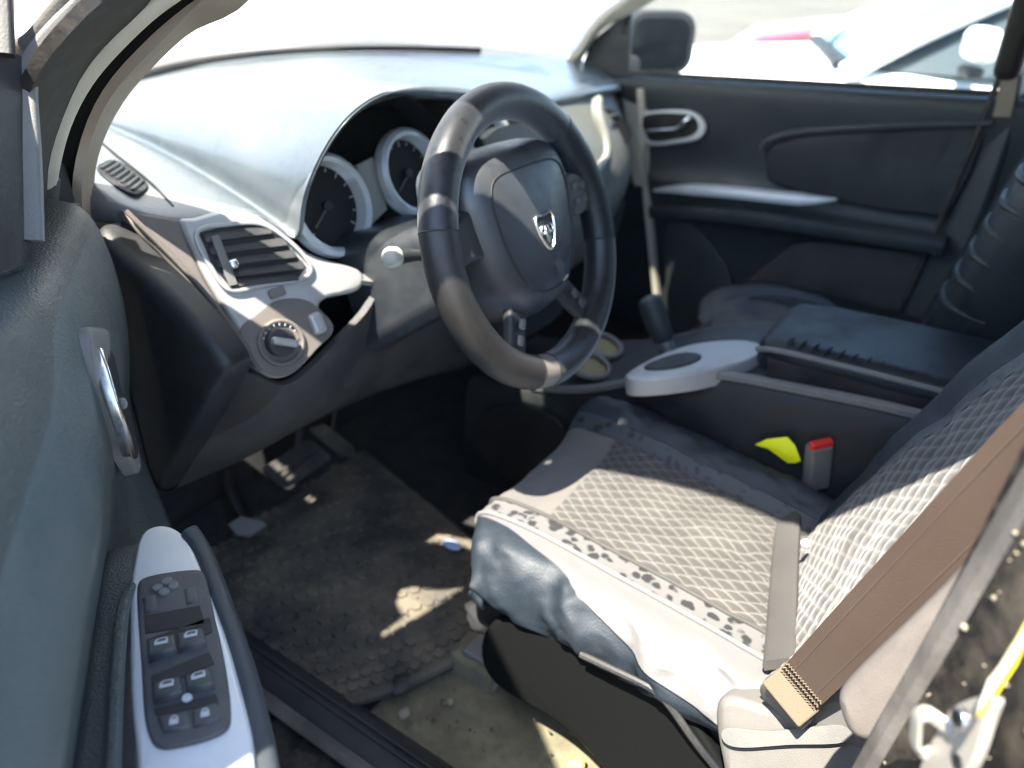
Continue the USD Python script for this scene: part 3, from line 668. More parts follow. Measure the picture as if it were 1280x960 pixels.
# instrument cluster under the hood
hood = [p for p in lip if -.530 < p[0] < -.13]
hc = A([-.385, .2, 1.03])
o1 = [A([p[0], p[1] + .012, p[2] - .012]) for p in hood]
o2 = [A([hc[0] + (p[0] - hc[0]) * .93, .285, hc[2] + (p[2] - hc[2]) * .86]) for p in hood]
obj('cluster_hood', slab(A([spl([a, (a + b) / 2 + A([0, 0, .004]), b], 6) for a, b in zip(o1, o2)]), .004, (-.385, -.3, .98)), 'black_plastic', dash)
cl = thing('instrument_cluster', parent=car)
GN = unit((0, -.944, .329))
obj('cluster_back', plate([(-.545, .268, .95), (-.535, .30, 1.03), (-.49, .32, 1.095), (-.38, .33, 1.125), (-.22, .32, 1.12), (-.14, .295, 1.05), (-.14, .262, .95)], GN, .01, .002), 'gauge_face', cl)
for (px, R) in (((-0.4599, 0.2312, 1.024), .066), ((-0.2814, 0.2351, 1.035), .062), ((-0.0662, 0.2392, 1.046), .060)):
    px = A(px)
    ga = obj('gauge', disc(px - GN * .012, GN, R - .004, .006, .001, 48), 'gauge_face', cl)
    obj('gauge_ring', sweep(px + R * A([[math.cos(t), math.sin(t) * .329, math.sin(t) * .944] for t in np.linspace(0, 2 * np.pi, 64, endpoint=False)]), A([(-.009, -.012), (.006, -.012), (.008, -.004), (.006, .005), (0, .009), (-.006, .006)]), None, GN, True), 'switch_silver', cl)
    for k in range(13):
        t = math.radians(220 - k * 260 / 12)
        d = A([math.cos(t), math.sin(t) * .329, math.sin(t) * .944])
        obj('gauge_tick', rbox(.009 if k % 2 == 0 else .005, .0016, .0008, .0003, basis(px - GN * .0105 + d * (R - .015), d, GN), 1), 'icon_white', ga)
    t = math.radians(215)
    d = A([math.cos(t), math.sin(t) * .329, math.sin(t) * .944])
    obj('needle', rbox(.045, .0022, .0015, .0006, basis(px - GN * .007 + d * .018, d, GN), 1), 'fascia_brown', ga)
    obj('needle_hub', disc(px - GN * .005, GN, .008, .005, .001, 20), 'black_plastic', ga)
obj('display', plate([(-0.3856, 0.2496, 1.064), (-0.3495, 0.2513, 1.069), (-0.3445, 0.2395, 1.035), (-0.3532, 0.2253, 0.9942), (-0.4029, 0.2195, 0.9778), (-0.3976, 0.2333, 1.017)], GN, .006, .001), 'gauge_display', cl)
obj('cluster_sill', slab(surf([[(-0.5432, 0.1966, 0.9691), (-0.5035, 0.1723, 0.9454), (-0.4636, 0.1514, 0.9295), (-0.4018, 0.1302, 0.93), (-0.3107, 0.1114, 0.9579)], [(-0.527, 0.2027, 0.9721), (-0.4835, 0.1926, 0.943), (-0.4161, 0.194, 0.9472), (-0.303, 0.1965, 0.9544), (-0.1414, 0.2054, 0.9797)]], 8, 20), .008, TOC), 'grey_plastic', dash)

# column and stalk
WC = A([-.389, -.057, 1.014]); WN = unit((0, -.944, .329)); E1 = A([1., 0, 0]); E2 = A([0, .329, .944])
def W(x, z, o=0.0):
    return WC + E1 * x + E2 * z + WN * o
rings = []
for o, w, h, dz in ((-.055, .10, .085, -.005), (-.07, .125, .11, -.01), (-.13, .135, .125, -.012), (-.20, .15, .15, -.02), (-.28, .17, .18, -.03)):
    rings.append(A([W(x, z + dz, o) for x, z in rrect(w, h, .03, 6)]))
col = obj('steering_column', loft(rings), 'hub_plastic', car, smooth=50)
tip = A((-0.545, 0.0523, 1.01))
root = W(-.05, .0, -.10)
obj('indicator_stalk', sweep(spl([root, (root + tip) / 2 + A([0, 0, .004]), tip + (root - tip) * .12], 10), circ(.0075, 12), [1.2, 1.1, 1.05, 1, 1, 1, 1.1, 1.2, 1.3, 1.35]), 'dark_plastic', col)
obj('stalk_tip', sweep(spl([tip + (root - tip) * .20, tip], 8), circ(.0138, 16), [.6, .9, 1, 1, 1, .97, .85, .5]), 'pale_trim', col)  # pale tip puts sunlight on the stalk end into the colour
obj('wiper_stalk', tube([W(.05, 0, -.10), W(.20, .03, -.07)], .008, 8, 10), 'dark_plastic', col)

# centre stack and passenger side of the fascia
obj('centre_stack', slab(surf([[(-.10, .225, 1.06), (-.05, .22, 1.075), (.06, .225, 1.06), (.14, .25, 1.055)], [(-.10, .205, .95), (-.05, .195, .95), (.06, .20, .95), (.14, .225, .95)], [(-.15, .195, .82), (-.05, .185, .82), (.06, .19, .82), (.12, .21, .82)], [(-.15, .17, .68), (-.05, .16, .68), (.08, .165, .68), (.15, .19, .68)]], 20, 16), .03, TOC), 'dash_plastic', dash)
obj('radio_screen', plate([(-.09, .19, 1.03), (.05, .188, 1.03), (.05, .182, .93), (-.09, .184, .93)], (-.05, -1, .12), .01, .002, raise_=.018), 'gauge_face', dash)
for k in range(3):
    obj('control_knob', disc((-.11 + .065 * k, .155, .80), (-.03, -1, .1), .020, .03, .004, 24), 'black_plastic', dash)
obj('passenger_fascia', slab(surf([[(.10, .285, 1.072), (.35, .295, 1.07), (.58, .345, 1.055), (.725, .42, 1.035)], [(.10, .225, 1.0), (.35, .235, 1.0), (.58, .295, .99), (.725, .395, .97)], [(.10, .185, .92), (.35, .195, .92), (.58, .265, .91), (.725, .385, .90)], [(.10, .185, .84), (.35, .20, .84), (.58, .275, .83), (.72, .385, .83)], [(.16, .30, .66), (.4, .31, .66), (.60, .35, .66), (.72, .41, .66)]], 26, 24), .02, TOC), 'sunlit_dash', dash, label='fascia in front of the passenger, sunlight put into its pale colour')
obj('fascia_strip', sweep(spl([(-0.1432, 0.137, 0.9532), (0.012, 0.152, 0.9381), (0.1707, 0.177, 0.9363), (0.2701, 0.197, 0.9471), (0.3371, 0.217, 0.9647), (0.3515, 0.234, 1.003), (0.353, 0.252, 1.043), (0.3753, 0.264, 1.065)], 40), rrect(.016, .024, .005), up=(-.3, -.9, .3)), 'pale_trim', dash, label='pale strip that sweeps up round the passenger vent')
pv = obj('passenger_vent', plate([(0.4004, 0.257, 1.036), (0.4357, 0.262, 1.041), (0.4932, 0.272, 1.005), (0.5172, 0.272, 0.9644), (0.4861, 0.267, 0.9458), (0.4317, 0.257, 0.9632)], (-.45, -.85, .25), .02, .003, smooth=30, raise_=.010), 'black_plastic', car)
for k in range(4):
    obj('vent_slat', tube([A((0.4274, 0.257, 0.9657)) + (A((0.4084, 0.257, 1.033)) - A((0.4274, 0.257, 0.9657))) * (.1 + .27 * k) + A([-.004, -.011, .002]), A((0.5054, 0.269, 0.9517)) + (A((0.4634, 0.269, 1.027)) - A((0.5054, 0.269, 0.9517))) * (.1 + .27 * k) + A([-.004, -.011, .002])], .0024, 4, 6), 'grey_plastic', pv)
obj('glovebox_lid', plate([(.20, .24, .80), (.58, .30, .80), (.58, .335, .70), (.20, .285, .70)], (-.1, -1, -.2), .03, .008), 'dash_plastic', dash)

# ------------------------------------------------------------------ pedals
bp = obj('brake_pedal', plate([(-0.4785, 0.44, 0.5068), (-0.3797, 0.44, 0.5108), (-0.3681, 0.44, 0.5047), (-0.3462, 0.44, 0.447), (-0.3518, 0.44, 0.4384), (-0.4519, 0.44, 0.4356), (-0.4656, 0.44, 0.4477), (-0.4819, 0.44, 0.4979)], (-.1, -.8, .6), .012, .003), 'black_rubber', car, label='worn rubber brake pedal')
obj('pedal_arm', tube([(-0.4052, 0.455, 0.4683), (-0.3344, 0.5, 0.5552), (-0.2706, 0.55, 0.6031)], .009, 8, 8), 'black_plastic', bp)
ap = obj('accelerator_pedal', plate([(-0.338, 0.46, 0.5096), (-0.306, 0.46, 0.5047), (-0.2642, 0.46, 0.4177), (-0.2687, 0.46, 0.3997), (-0.2955, 0.46, 0.4106), (-0.3377, 0.46, 0.4962)], (-.1, -.85, .5), .01, .003), 'mat_rubber', car, label='dusty accelerator pedal')
obj('pedal_arm', tube([(-0.2931, 0.475, 0.4575), (-0.2207, 0.52, 0.5144)], .007, 6, 8), 'black_plastic', ap)
pk = obj('parking_brake_pedal', plate([(-0.6053, 0.4, 0.4748), (-0.578, 0.4, 0.4762), (-0.5434, 0.4, 0.4335), (-0.5425, 0.4, 0.4181), (-0.5748, 0.4, 0.4181), (-0.5982, 0.4, 0.4415)], (-.2, -.7, .7), .012, .003), 'grey_plastic', car, label='small pale pedal pad at the left of the footwell')
for k in range(3):
    obj('pad_rib', tube([A((-0.4757, 0.428, 0.4957)) + (A((-0.3845, 0.428, 0.4977)) - A((-0.4757, 0.428, 0.4957))) * 0 + (A((-0.4591, 0.428, 0.4565)) - A((-0.4786, 0.428, 0.5118))) * (.15 + .3 * k), A((-0.3898, 0.428, 0.5042)) + (A((-0.4591, 0.428, 0.4565)) - A((-0.4786, 0.428, 0.5118))) * (.15 + .3 * k)], .0025, 4, 6), 'black_rubber', bp)
obj('pedal_arm', tube([(-0.5664, 0.415, 0.4362), (-0.5491, 0.47, 0.4637), (-0.4975, 0.55, 0.4539)], .009, 8, 8), 'black_plastic', pk)

# ------------------------------------------------------------------ centre console
con = thing('centre_console', parent=car)
edge = [(-.125, .24, .60), (-.128, .10, .625), (-.130, .0, .650), (-.13, -.087, .690), (-.13, -.216, .752), (-.13, -.36, .775), (-.13, -.50, .788), (-.13, -.72, .79)]
e = spl(edge, 40)
obj('console_side', slab(np.stack([e, e + A([-.012, 0, -.012]), e + A([-.018, 0, -.05]), np.c_[np.full(40, -.150), e[:, 1], (e[:, 2] + .40) / 2], np.c_[np.full(40, -.155), e[:, 1], np.full(40, .38)]], 1), .01, (-1, 0, 1)), 'console_plastic', con)
obj('console_side', slab(np.stack([e * A([-1, 1, 1]), e * A([-1, 1, 1]) + A([.012, 0, -.02]), np.c_[np.full(40, .165), e[:, 1], np.full(40, .38)]], 1), .01, (1, 0, 1)), 'dark_plastic', con)
obj('console_deck', slab(np.stack([e + A([.002, 0, -.004]), np.c_[np.zeros(40), e[:, 1], e[:, 2] + .004], e * A([-1, 1, 1]) + A([-.002, 0, -.004])], 1), .012, (0, 0, 3)), 'dash_plastic', con)
obj('console_rail', sweep(e[6:] + A([-.003, 0, .004]), A([(-.009, -.005), (.009, -.005), (.009, .003), (.004, .006), (-.004, .006), (-.009, .003)])), 'grey_plastic', con)
obj('side_pocket', plate([(-0.158, 0.1867, 0.5518), (-0.158, 0.1009, 0.5946), (-0.158, 0.0126, 0.5879), (-0.158, -0.0116, 0.5267), (-0.158, 0.041, 0.4494), (-0.158, 0.1447, 0.4251), (-0.158, 0.1946, 0.4831)], (-1, 0, .1), .01, .003, smooth=40, raise_=.006), 'black_plastic', con)
gz = .742
gp = obj('shift_plate', plate([(-0.2118, -0.1341, 0.744), (-0.1548, -0.1297, 0.75), (-0.0591, -0.1689, 0.763), (-0.0176, -0.2322, 0.774), (-0.0219, -0.2781, 0.78), (-0.0639, -0.2947, 0.78), (-0.1193, -0.2693, 0.774), (-0.1811, -0.2103, 0.758)], (0, .20, 1), .03, .004, smooth=60, raise_=.006), 'silver_trim', con, smooth=50, label='silver surround of the gear lever')
obj('shift_gate', plate([(-0.1723, -0.1465, 0.751), (-0.142, -0.1489, 0.755), (-0.0969, -0.1818, 0.764), (-0.1, -0.2105, 0.768), (-0.1291, -0.2117, 0.766), (-0.1679, -0.1775, 0.756)], (0, .20, 1), .004, .001, smooth=40, raise_=.0075), 'black_plastic', con)
gl = thing('gear_lever', parent=car)
b0, t0 = A((0, -0.1112, 0.718)), A((0, -0.0643, 0.8067))
ax = unit(t0 - b0)
obj('lever_knob', sweep(spl([b0 + ax * .012, b0 + ax * .03, t0 - ax * .012, t0], 14), circ(.0225, 20), [.70, .8, .86, .9, .94, .97, 1, 1, 1, 1, .98, .92, .78, .35], up=(1, 0, 0)), 'dash_plastic', gl, smooth=60)
obj('lever_collar', sweep(A([b0 - ax * .012, b0 + ax * .014]), circ(.0155, 20), up=(1, 0, 0)), 'chrome', gl)
obj('lever_boot', sweep(spl([b0 - ax * .03, b0 - ax * .006], 5), circ(.03, 20), [1.2, 1.05, .85, .65, .5], up=(1, 0, 0)), 'black_leather', gl)
for (cx, cy, r) in ((.02, .03, .040), (-.068, .01, .040)):
    c = A([cx, cy, .668])
    cu = obj('cup_holder', torus(c + A([0, 0, .006]), (0, -.25, 1), r, .005, k=36), 'grey_plastic', con)
    obj('cup_floor', disc(c + A([0, 0, .0005]), (0, -.25, 1), r - .004, .004, .001, 32), 'cup_rubber', cu)
# armrest with its gathered leather cover
ar = []
for y, w, h, zc in ((-.285, .10, .02, .765), (-.292, .17, .045, .768), (-.31, .205, .060, .770), (-.36, .22, .066, .772), (-.50, .222, .068, .775), (-.60, .22, .066, .775), (-.63, .2, .05, .775)):
    ar.append(A([(.012 + x, y, zc + .022 + z) for x, z in rrect(w, h, h * .38, 6)]))
arm = obj('armrest', loft(ar), 'black_leather', car, smooth=50, label='padded black armrest on the centre console')
obj('armrest_side', slab(surf([[(-.100, -.315, .800), (-.103, -.45, .802), (-.103, -.60, .804)], [(-.105, -.32, .768), (-.107, -.45, .768), (-.107, -.60, .769)]], 4, 14), .004, (-1, -.4, .8)), 'leather', arm)
obj('armrest_piping', tube([(-.080, -.292, .800), (-.094, -.32, .812), (-.099, -.37, .817), (-.100, -.45, .819), (-.099, -.61, .820)], .0045, 24, 8), 'grey_plastic', arm)
for k in range(14):
    y = -.335 - .019 * k
    obj('pleat', tube([(-.089, y, .8225), (-.080, y - .003, .8285), (-.068, y - .005, .8285)], .0022, 8, 6), 'black_leather', arm)
# buckle
BN = unit((-.10, .10, 1)); BE = unit((.70, -.70, 0))
bkp = A((-0.16, -0.4285, 0.7061))
bk = obj('belt_buckle', rbox(.036, .024, .080, .006, basis(bkp - BN * .030, BE, BN)), 'grey_plastic', car, label='seat belt buckle with a red release button')
obj('release_button', rbox(.0345, .0125, .016, .0035, basis(bkp + BN * .0105 - np.cross(BN, BE) * .0035, BE, BN)), 'button_red', bk)
obj('buckle_slot', rbox(.026, .004, .003, .0008, basis(bkp + BN * .0100 + np.cross(BN, BE) * .0065, BE, BN)), 'matte_black', bk)

# ------------------------------------------------------------------ driver seat
seat = thing('driver_seat', parent=car)
obj('seat_valance', plate([(-0.595, -0.1259, 0.5095), (-0.595, -0.1778, 0.5788), (-0.595, -0.2779, 0.5871), (-0.595, -0.3389, 0.5926), (-0.595, -0.3931, 0.5889), (-0.595, -0.4313, 0.5559), (-0.595, -0.4753, 0.515), (-0.595, -0.4898, 0.4672), (-0.595, -0.4038, 0.3975), (-0.595, -0.3143, 0.4288), (-0.595, -0.2329, 0.4476), (-0.595, -0.1507, 0.4543)], (-1, 0, .25), .06, .008, smooth=90), 'matte_black', seat, label='black plastic side shield of the seat')
obj('valance_edge', tube([(-0.6, -0.283, 0.588), (-0.602, -0.3211, 0.5929), (-0.602, -0.363, 0.5953), (-0.602, -0.3878, 0.5923), (-0.602, -0.4109, 0.5747), (-0.602, -0.4372, 0.5484), (-0.602, -0.4724, 0.5196)], .0045, 40, 8), 'dark_plastic', seat)
obj('seat_base', rbox(.42, .46, .09, .02, basis((-.36, -.32, .55), (1, 0, 0), (0, .05, 1))), 'black_plastic', seat)
for x in (-.545, -.20):
    obj('seat_rail', rbox(.045, .62, .03, .006, basis((x, -.38, .415), (1, 0, 0), (0, 0, 1))), 'grey_plastic', seat)
    obj('rail_foot', rbox(.06, .08, .05, .01, basis((x, -.09, .395), (1, 0, 0), (0, 0, 1))), 'carpet', seat)
    obj('rail_bracket', rbox(.03, .06, .11, .006, basis((x, -.20, .475), (1, 0, 0), (0, .3, 1))), 'black_plastic', seat)
    obj('rail_bracket', rbox(.03, .06, .11, .006, basis((x, -.50, .475), (1, 0, 0), (0, -.3, 1))), 'black_plastic', seat)
obj('recliner_cover', plate([(-0.61, -0.4518, 0.6306), (-0.61, -0.4663, 0.6462), (-0.61, -0.507, 0.6585), (-0.61, -0.5328, 0.6848), (-0.61, -0.5596, 0.7045), (-0.61, -0.5921, 0.7283), (-0.61, -0.6182, 0.6723), (-0.61, -0.6028, 0.6285), (-0.61, -0.5749, 0.5571), (-0.61, -0.5116, 0.4992), (-0.61, -0.4853, 0.5459), (-0.61, -0.4652, 0.5851)], (-1, .1, .45), .05, .010, smooth=80, raise_=.004), 'pale_plastic', seat, label='pale dusty cover at the rear corner of the seat base')
obj('recliner_grip', plate([(-0.612, -0.4694, 0.6093), (-0.612, -0.5102, 0.6355), (-0.612, -0.579, 0.6862), (-0.612, -0.583, 0.675), (-0.612, -0.5352, 0.6347), (-0.612, -0.4769, 0.5965)], (-1, .1, .45), .004, .0004, smooth=50, raise_=.0048), 'grey_plastic', seat)
obj('headrest', rbox(.26, .10, .19, .045, basis((-.36, -.845, 1.44), (1, 0, 0), (0, -.25, 1)), 3), 'black_leather', seat)
for x in (-.42, -.30):
    obj('headrest_post', tube([(x, -.80, 1.22), (x, -.835, 1.38)], .007, 4, 8), 'chrome', seat)
obj('backrest_shell', slab(surf([[(-.585, -.58, .60), (-.36, -.60, .60), (-.135, -.58, .60)], [(-.60, -.66, .85), (-.36, -.69, .85), (-.12, -.66, .85)], [(-.58, -.78, 1.15), (-.36, -.81, 1.15), (-.14, -.78, 1.15)], [(-.50, -.83, 1.29), (-.36, -.85, 1.31), (-.22, -.83, 1.29)]], 16, 16), .03, (-.36, -3, 1)), 'black_leather', seat)

# ------------------------------------------------------------------ seat cover (a loose set of covers)
cov = thing('seat_cover', 'quilted beige and black seat cover with animal print edging on the driver seat', 'seat cover')
# cushion: profile across (x, z) and along (y)
PX = [(-.586, .565), (-.594, .598), (-.590, .630), (-.572, .655), (-.548, .662), (-.520, .656), (-.47, .647), (-.41, .642), (-.34, .640), (-.28, .643), (-.25, .658), (-.228, .682), (-.205, .698), (-.183, .692), (-.170, .660), (-.168, .610), (-.170, .560)]
PY = [(-.090, -.085), (-.066, -.070), (-.050, -.040), (-.056, -.012), (-.085, .0), (-.14, .002), (-.20, -.003), (-.28, -.012), (-.36, -.022), (-.44, -.034), (-.50, -.044)]
px_, py_ = spl(PX, 161), spl(PY, 121)
sx_ = np.linspace(0, 1, 161); sy_ = np.linspace(0, 1, 121)
def cush(u, v):
    """u across 0..1 (left to right), v front to rear 0..1."""
    x = np.interp(u, sx_, px_[:, 0]); z = np.interp(u, sx_, px_[:, 1])
    y = np.interp(v, sy_, py_[:, 0]); dz = np.interp(v, sy_, py_[:, 1])
    xx = (x + .365) / .23
    cor = np.clip(np.abs(xx) - .35, 0, 1) / .65
    y = y + .17 * (x + .36) * np.clip((v - .3) / .5, 0, 1)
    y = y - .095 * cor ** 2.4 * np.clip(1 - v / .62, 0, 1)           # rounded plan corners
    top = np.clip((z - .55) / .1, 0, 1)
    z = z + dz * (top if np.ndim(top) else top)
    P = np.stack([x, y, z], -1)
    wr = meshkit.fbm(P * A([18, 18, 18]), 3, 5) - .5
    side = np.clip((.63 - z) / .05, 0, 1)
    lft = np.clip((-.53 - x) / .04, 0, 1)
    fold = .0065 * lft * np.sin(v * 34 + 9 * u + 5 * wr) * np.clip((v - .25) * 4, 0, 1)
    rg = 1 - 2 * np.abs(meshkit.fbm(P * A([13, 10, 11]) + 7, 2, 12) - .5)
    fold = fold + .013 * lft * (rg ** 2 - .5) * np.clip(v * 5, 0, 1)
    P = P + np.stack([-(.010 + .022 * side) * wr * np.sign(-xx) - fold, .008 * wr, .008 * wr + .5 * fold], -1)
    return P
def cushpatch(u0, u1, v0, v1, nu, nv):
    U, V = np.meshgrid(np.linspace(u0, u1, nu), np.linspace(v0, v1, nv), indexing='ij')
    return cush(U, V), U, V
def quilt(G, U, V, su, sv, depth):
    a, b = U / su + V / sv, U / su - V / sv
    da, db = np.abs(a - np.round(a)), np.abs(b - np.round(b))
    h = np.minimum(da, db) * 2
    puff = np.sqrt(np.clip(np.sin(np.pi * np.clip(da, 0, .5)) * np.sin(np.pi * np.clip(db, 0, .5)), 0, 1))
    stitch = np.clip(1 - h / .20, 0, 1)
    return puff * depth, stitch
def quiltmesh(G, U, V, su, sv, depth, t, toward):
    N = gnorm(G)
    if np.sum(N.mean((0, 1)) * (A(toward) - G.reshape(-1, 3).mean(0))) < 0:
        N = -N
    p, s = quilt(G, U, V, su, sv, depth)
    H = G + N * p[..., None]
    n, m = H.shape[:2]
    v1, f1 = gridmesh(H)
    v2, f2 = gridmesh((G - N * t)[::n - 1, ::m - 1])
    mm = trimesh.Trimesh(v1, f1, process=False)
    if np.sum(mm.face_normals.mean(0) * (A(toward) - v1.mean(0))) < 0:
        mm.invert()
    return mm, s.ravel()
def vobj(name, mesh, mat, parent, vals, **kw):
    path = str(parent.GetPath()); path = path + '/' + numbered(path, name)
    m = usdkit.mesh(stage, path, mesh, MATS[mat], smooth=True)
    UsdGeom.PrimvarsAPI(m).CreatePrimvar('stitch', Sdf.ValueTypeNames.FloatArray, 'vertex').Set([float(x) for x in vals])
    return tag(m.GetPrim(), kw.get('label'))
UL, UR = .350, .645                    # quilted panel between these
G, U, V = cushpatch(UL, UR, .42, .985, 200, 220)
length_u, length_v = .30, .40
q, s = quiltmesh(G, (U - UL) * .30 / (UR - UL), (V - .42) * .38 / .565, .0265, .0325, .0045, .01, (-.36, -.2, 2))
vobj('cushion_panel', q, 'quilt_fabric', cov, s, label='beige quilted middle of the cushion')
G, U, V = cushpatch(UL - .005, UR + .005, 0, .422, 60, 60)
obj('front_roll', slab(G, .006, (-.36, .5, 2)), 'plain_cover', cov, smooth=True, label='plain greyish front roll of the cushion')
G, U, V = cushpatch(UR - .003, 1, 0, 1, 90, 140)
WR = meshkit.fbm(G * A([34, 22, 30]), 3, 31) - .5
G = G + np.stack([0 * WR, 0 * WR, .022 * WR * np.sin(np.pi * np.clip((U - UR) / (1 - UR), 0, 1))], -1)
obj('side_bolster', slab(G, .006, (-.1, -.2, 2)), 'black_vinyl', cov, smooth=True, label='dark blue-black vinyl side of the cushion beside the console')
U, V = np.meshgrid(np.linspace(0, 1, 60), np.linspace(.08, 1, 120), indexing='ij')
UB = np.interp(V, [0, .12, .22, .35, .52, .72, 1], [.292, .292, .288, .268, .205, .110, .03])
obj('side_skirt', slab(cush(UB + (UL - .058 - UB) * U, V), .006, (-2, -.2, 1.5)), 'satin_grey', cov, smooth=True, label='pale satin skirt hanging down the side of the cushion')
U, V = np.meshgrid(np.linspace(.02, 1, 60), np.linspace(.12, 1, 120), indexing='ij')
UB = np.interp(V, [0, .08, .12, .22, .35, .52, .72, 1], [.300, .300, .30, .296, .276, .215, .12, .04])  # diagonal edge of the skirt's shade, put in as a darker patch
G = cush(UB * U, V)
obj('side_skirt', slab(G + A([.003, 0, -.002]), .006, (-2, .4, 1.5)), 'black_vinyl', cov, smooth=True, label='dark vinyl lower part of the cushion skirt, its shade put into the colour')
G, U, V = cushpatch(UL - .062, UL + .002, .0, 1, 14, 100)
obj('print_edging', slab(G + A([0, 0, .0015]), .005, (-2, -.2, 3)), 'animal_print', cov, smooth=True, label='spotted edging along the cushion by the door')
G, U, V = cushpatch(UR - .002, UR + .045, .2, 1, 14, 100)
obj('print_edging', slab(G + A([0, 0, .0015]), .005, (.2, -.2, 3)), 'shaded_print', cov, smooth=True, label='spotted edging along the cushion by the console')

for uu, m in ((UL - .060, 'satin_grey'), (UL + .001, 'strip_grey')):
    G, U, V = cushpatch(uu, uu + .0001, .06, 1, 2, 80)
    obj('piping', sweep(G[0] + A([0, 0, .003]), circ(.0032, 8)), m, cov)
# backrest cover
BX = [(-.600, -.10), (-.606, -.05), (-.596, .000), (-.572, .014), (-.545, .012), (-.515, .004), (-.45, -.002), (-.36, -.006), (-.29, -.003), (-.245, .004), (-.222, .018), (-.200, .022), (-.184, .004), (-.176, -.05), (-.180, -.10)]
BZ = [(-.455, .590), (-.476, .640), (-.512, .72), (-.562, .82), (-.630, .95), (-.70, 1.08), (-.77, 1.20), (-.83, 1.285), (-.86, 1.31)]
bx_, bz_ = spl(BX, 141), spl(BZ, 141)
sb = np.linspace(0, 1, 141)
def back(u, v):
    x = np.interp(u, sb, bx_[:, 0]); o = np.interp(u, sb, bx_[:, 1])
    y = np.interp(v, sb, bz_[:, 0]); z = np.interp(v, sb, bz_[:, 1])
    wid = 1 - .10 * np.clip((v - .55) / .45, 0, 1) ** 2 - .06 * np.clip(1 - v / .2, 0, 1)
    x = -.36 + (x + .36) * wid
    y = y + .17 * (np.minimum(x, -.28) + .36) * np.clip(1.2 - v, 0, 1) - .045 * np.clip((x + .27) / .08, 0, 1) * np.clip(1 - v / .45, 0, 1)
    P = np.stack([x, y + o * .92, z + o * .38], -1)
    wr = meshkit.fbm(P * 14, 3, 9) - .5
    return P + np.stack([0 * x, .012 * wr, .008 * wr], -1)
def backpatch(u0, u1, v0, v1, nu, nv):
    U, V = np.meshgrid(np.linspace(u0, u1, nu), np.linspace(v0, v1, nv), indexing='ij')
    return back(U, V), U, V
BL, BR = .185, .640
G, U, V = backpatch(BL, BR, .045, .93, 200, 320)
q, s = quiltmesh(G, (U - BL) * .32 / (BR - BL), V * .86, .0235, .0250, .0022, .01, (-.36, 2, 1.5))
vobj('backrest_panel', q, 'quilt_fabric', cov, s, label='beige quilted middle of the backrest')
G, U, V = backpatch(BL - .055, BL + .002, 0, 1, 14, 90)
obj('print_edging', slab(G + A([0, .0015, .001]), .005, (-.36, 2, 1.5)), 'animal_print', cov, smooth=True, label='spotted edging up the door side of the backrest')
G, U, V = backpatch(BR - .002, BR + .040, 0, 1, 14, 90)
obj('print_edging', slab(G + A([0, .0015, .001]), .005, (-.36, 2, 1.5)), 'shaded_print', cov, smooth=True, label='spotted edging up the console side of the backrest')
G, U, V = backpatch(0, BL - .05, 0, 1, 50, 90)
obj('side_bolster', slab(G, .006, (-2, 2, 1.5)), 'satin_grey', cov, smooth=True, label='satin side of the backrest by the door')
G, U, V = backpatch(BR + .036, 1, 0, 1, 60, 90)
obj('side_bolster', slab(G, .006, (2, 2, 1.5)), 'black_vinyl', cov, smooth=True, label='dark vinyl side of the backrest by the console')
G, U, V = backpatch(.2, .8, .92, 1, 40, 20)
obj('top_roll', slab(G, .006, (-.36, 2, 2)), 'black_vinyl', cov, smooth=True)
jr = spl([(-0.5317, -0.4953, 0.645), (-0.4936, -0.4868, 0.638), (-0.4322, -0.4715, 0.63), (-0.3417, -0.4486, 0.622), (-0.265, -0.4289, 0.622), (-0.2057, -0.4134, 0.635)], 40)
obj('joining_strip', sweep(jr, A([(-.018, -.004), (.018, -.004), (.018, .003), (.012, .008), (-.012, .008), (-.018, .003)]), up=(0, .5, .85)), 'strip_grey', cov, smooth=50, label='grey strip where backrest and cushion covers meet')

# ------------------------------------------------------------------ seat belt
bl0, bl1 = A((-0.605, -0.5216, 0.6858)), A((-0.685, -0.6215, 1.065))
bn = unit((-.72, .05, .66))
belt = thing('seat_belt', parent=car)
bpth = spl([bl0, bl0 + (bl1 - bl0) * .35 + bn * .006, bl0 + (bl1 - bl0) * .7 + bn * .004, bl1, bl1 + (bl1 - bl0) * .9 + A([-.02, -.04, .10])], 40)
obj('webbing', sweep(bpth, rrect(.047, .0016, .0007, 2), up=bn), 'belt_webbing', belt, smooth=50, label='brown seat belt webbing drawn across the seat edge')
d = unit(bpth[4] - bpth[0])
for q in (-1, 1):
    obj('webbing_edge', sweep(bpth + np.cross(unit(bpth[4] - bpth[0]), bn) * .0225 * q, circ(.0013, 6), up=bn), 'belt_webbing', belt)
sl = bl0 + d * .004
side = unit(np.cross(d, bn))
sv = obj('stitched_end', rbox(.051, .046, .006, .0025, basis(sl + d * .016, side, bn)), 'belt_end', belt, label='sewn folded end of the belt')
for k in range(5):
    n = 28
    ps = [sl + d * (.001 + .0085 * k + (.0018 if i % 2 else -.0018)) + side * (-.022 + .044 * i / n) + bn * .0036 for i in range(n + 1)]
    obj('stitching', sweep(A(ps), circ(.0010, 5), up=bn), 'thread', sv)
obj('anchor_sleeve', sweep(spl([sl - d * .045 - bn * .01, sl - d * .02, sl + d * .0], 8), rrect(.056, .010, .004, 4), [.8, .95, 1, 1, 1, 1, 1, .95], up=bn), 'pale_plastic', belt)

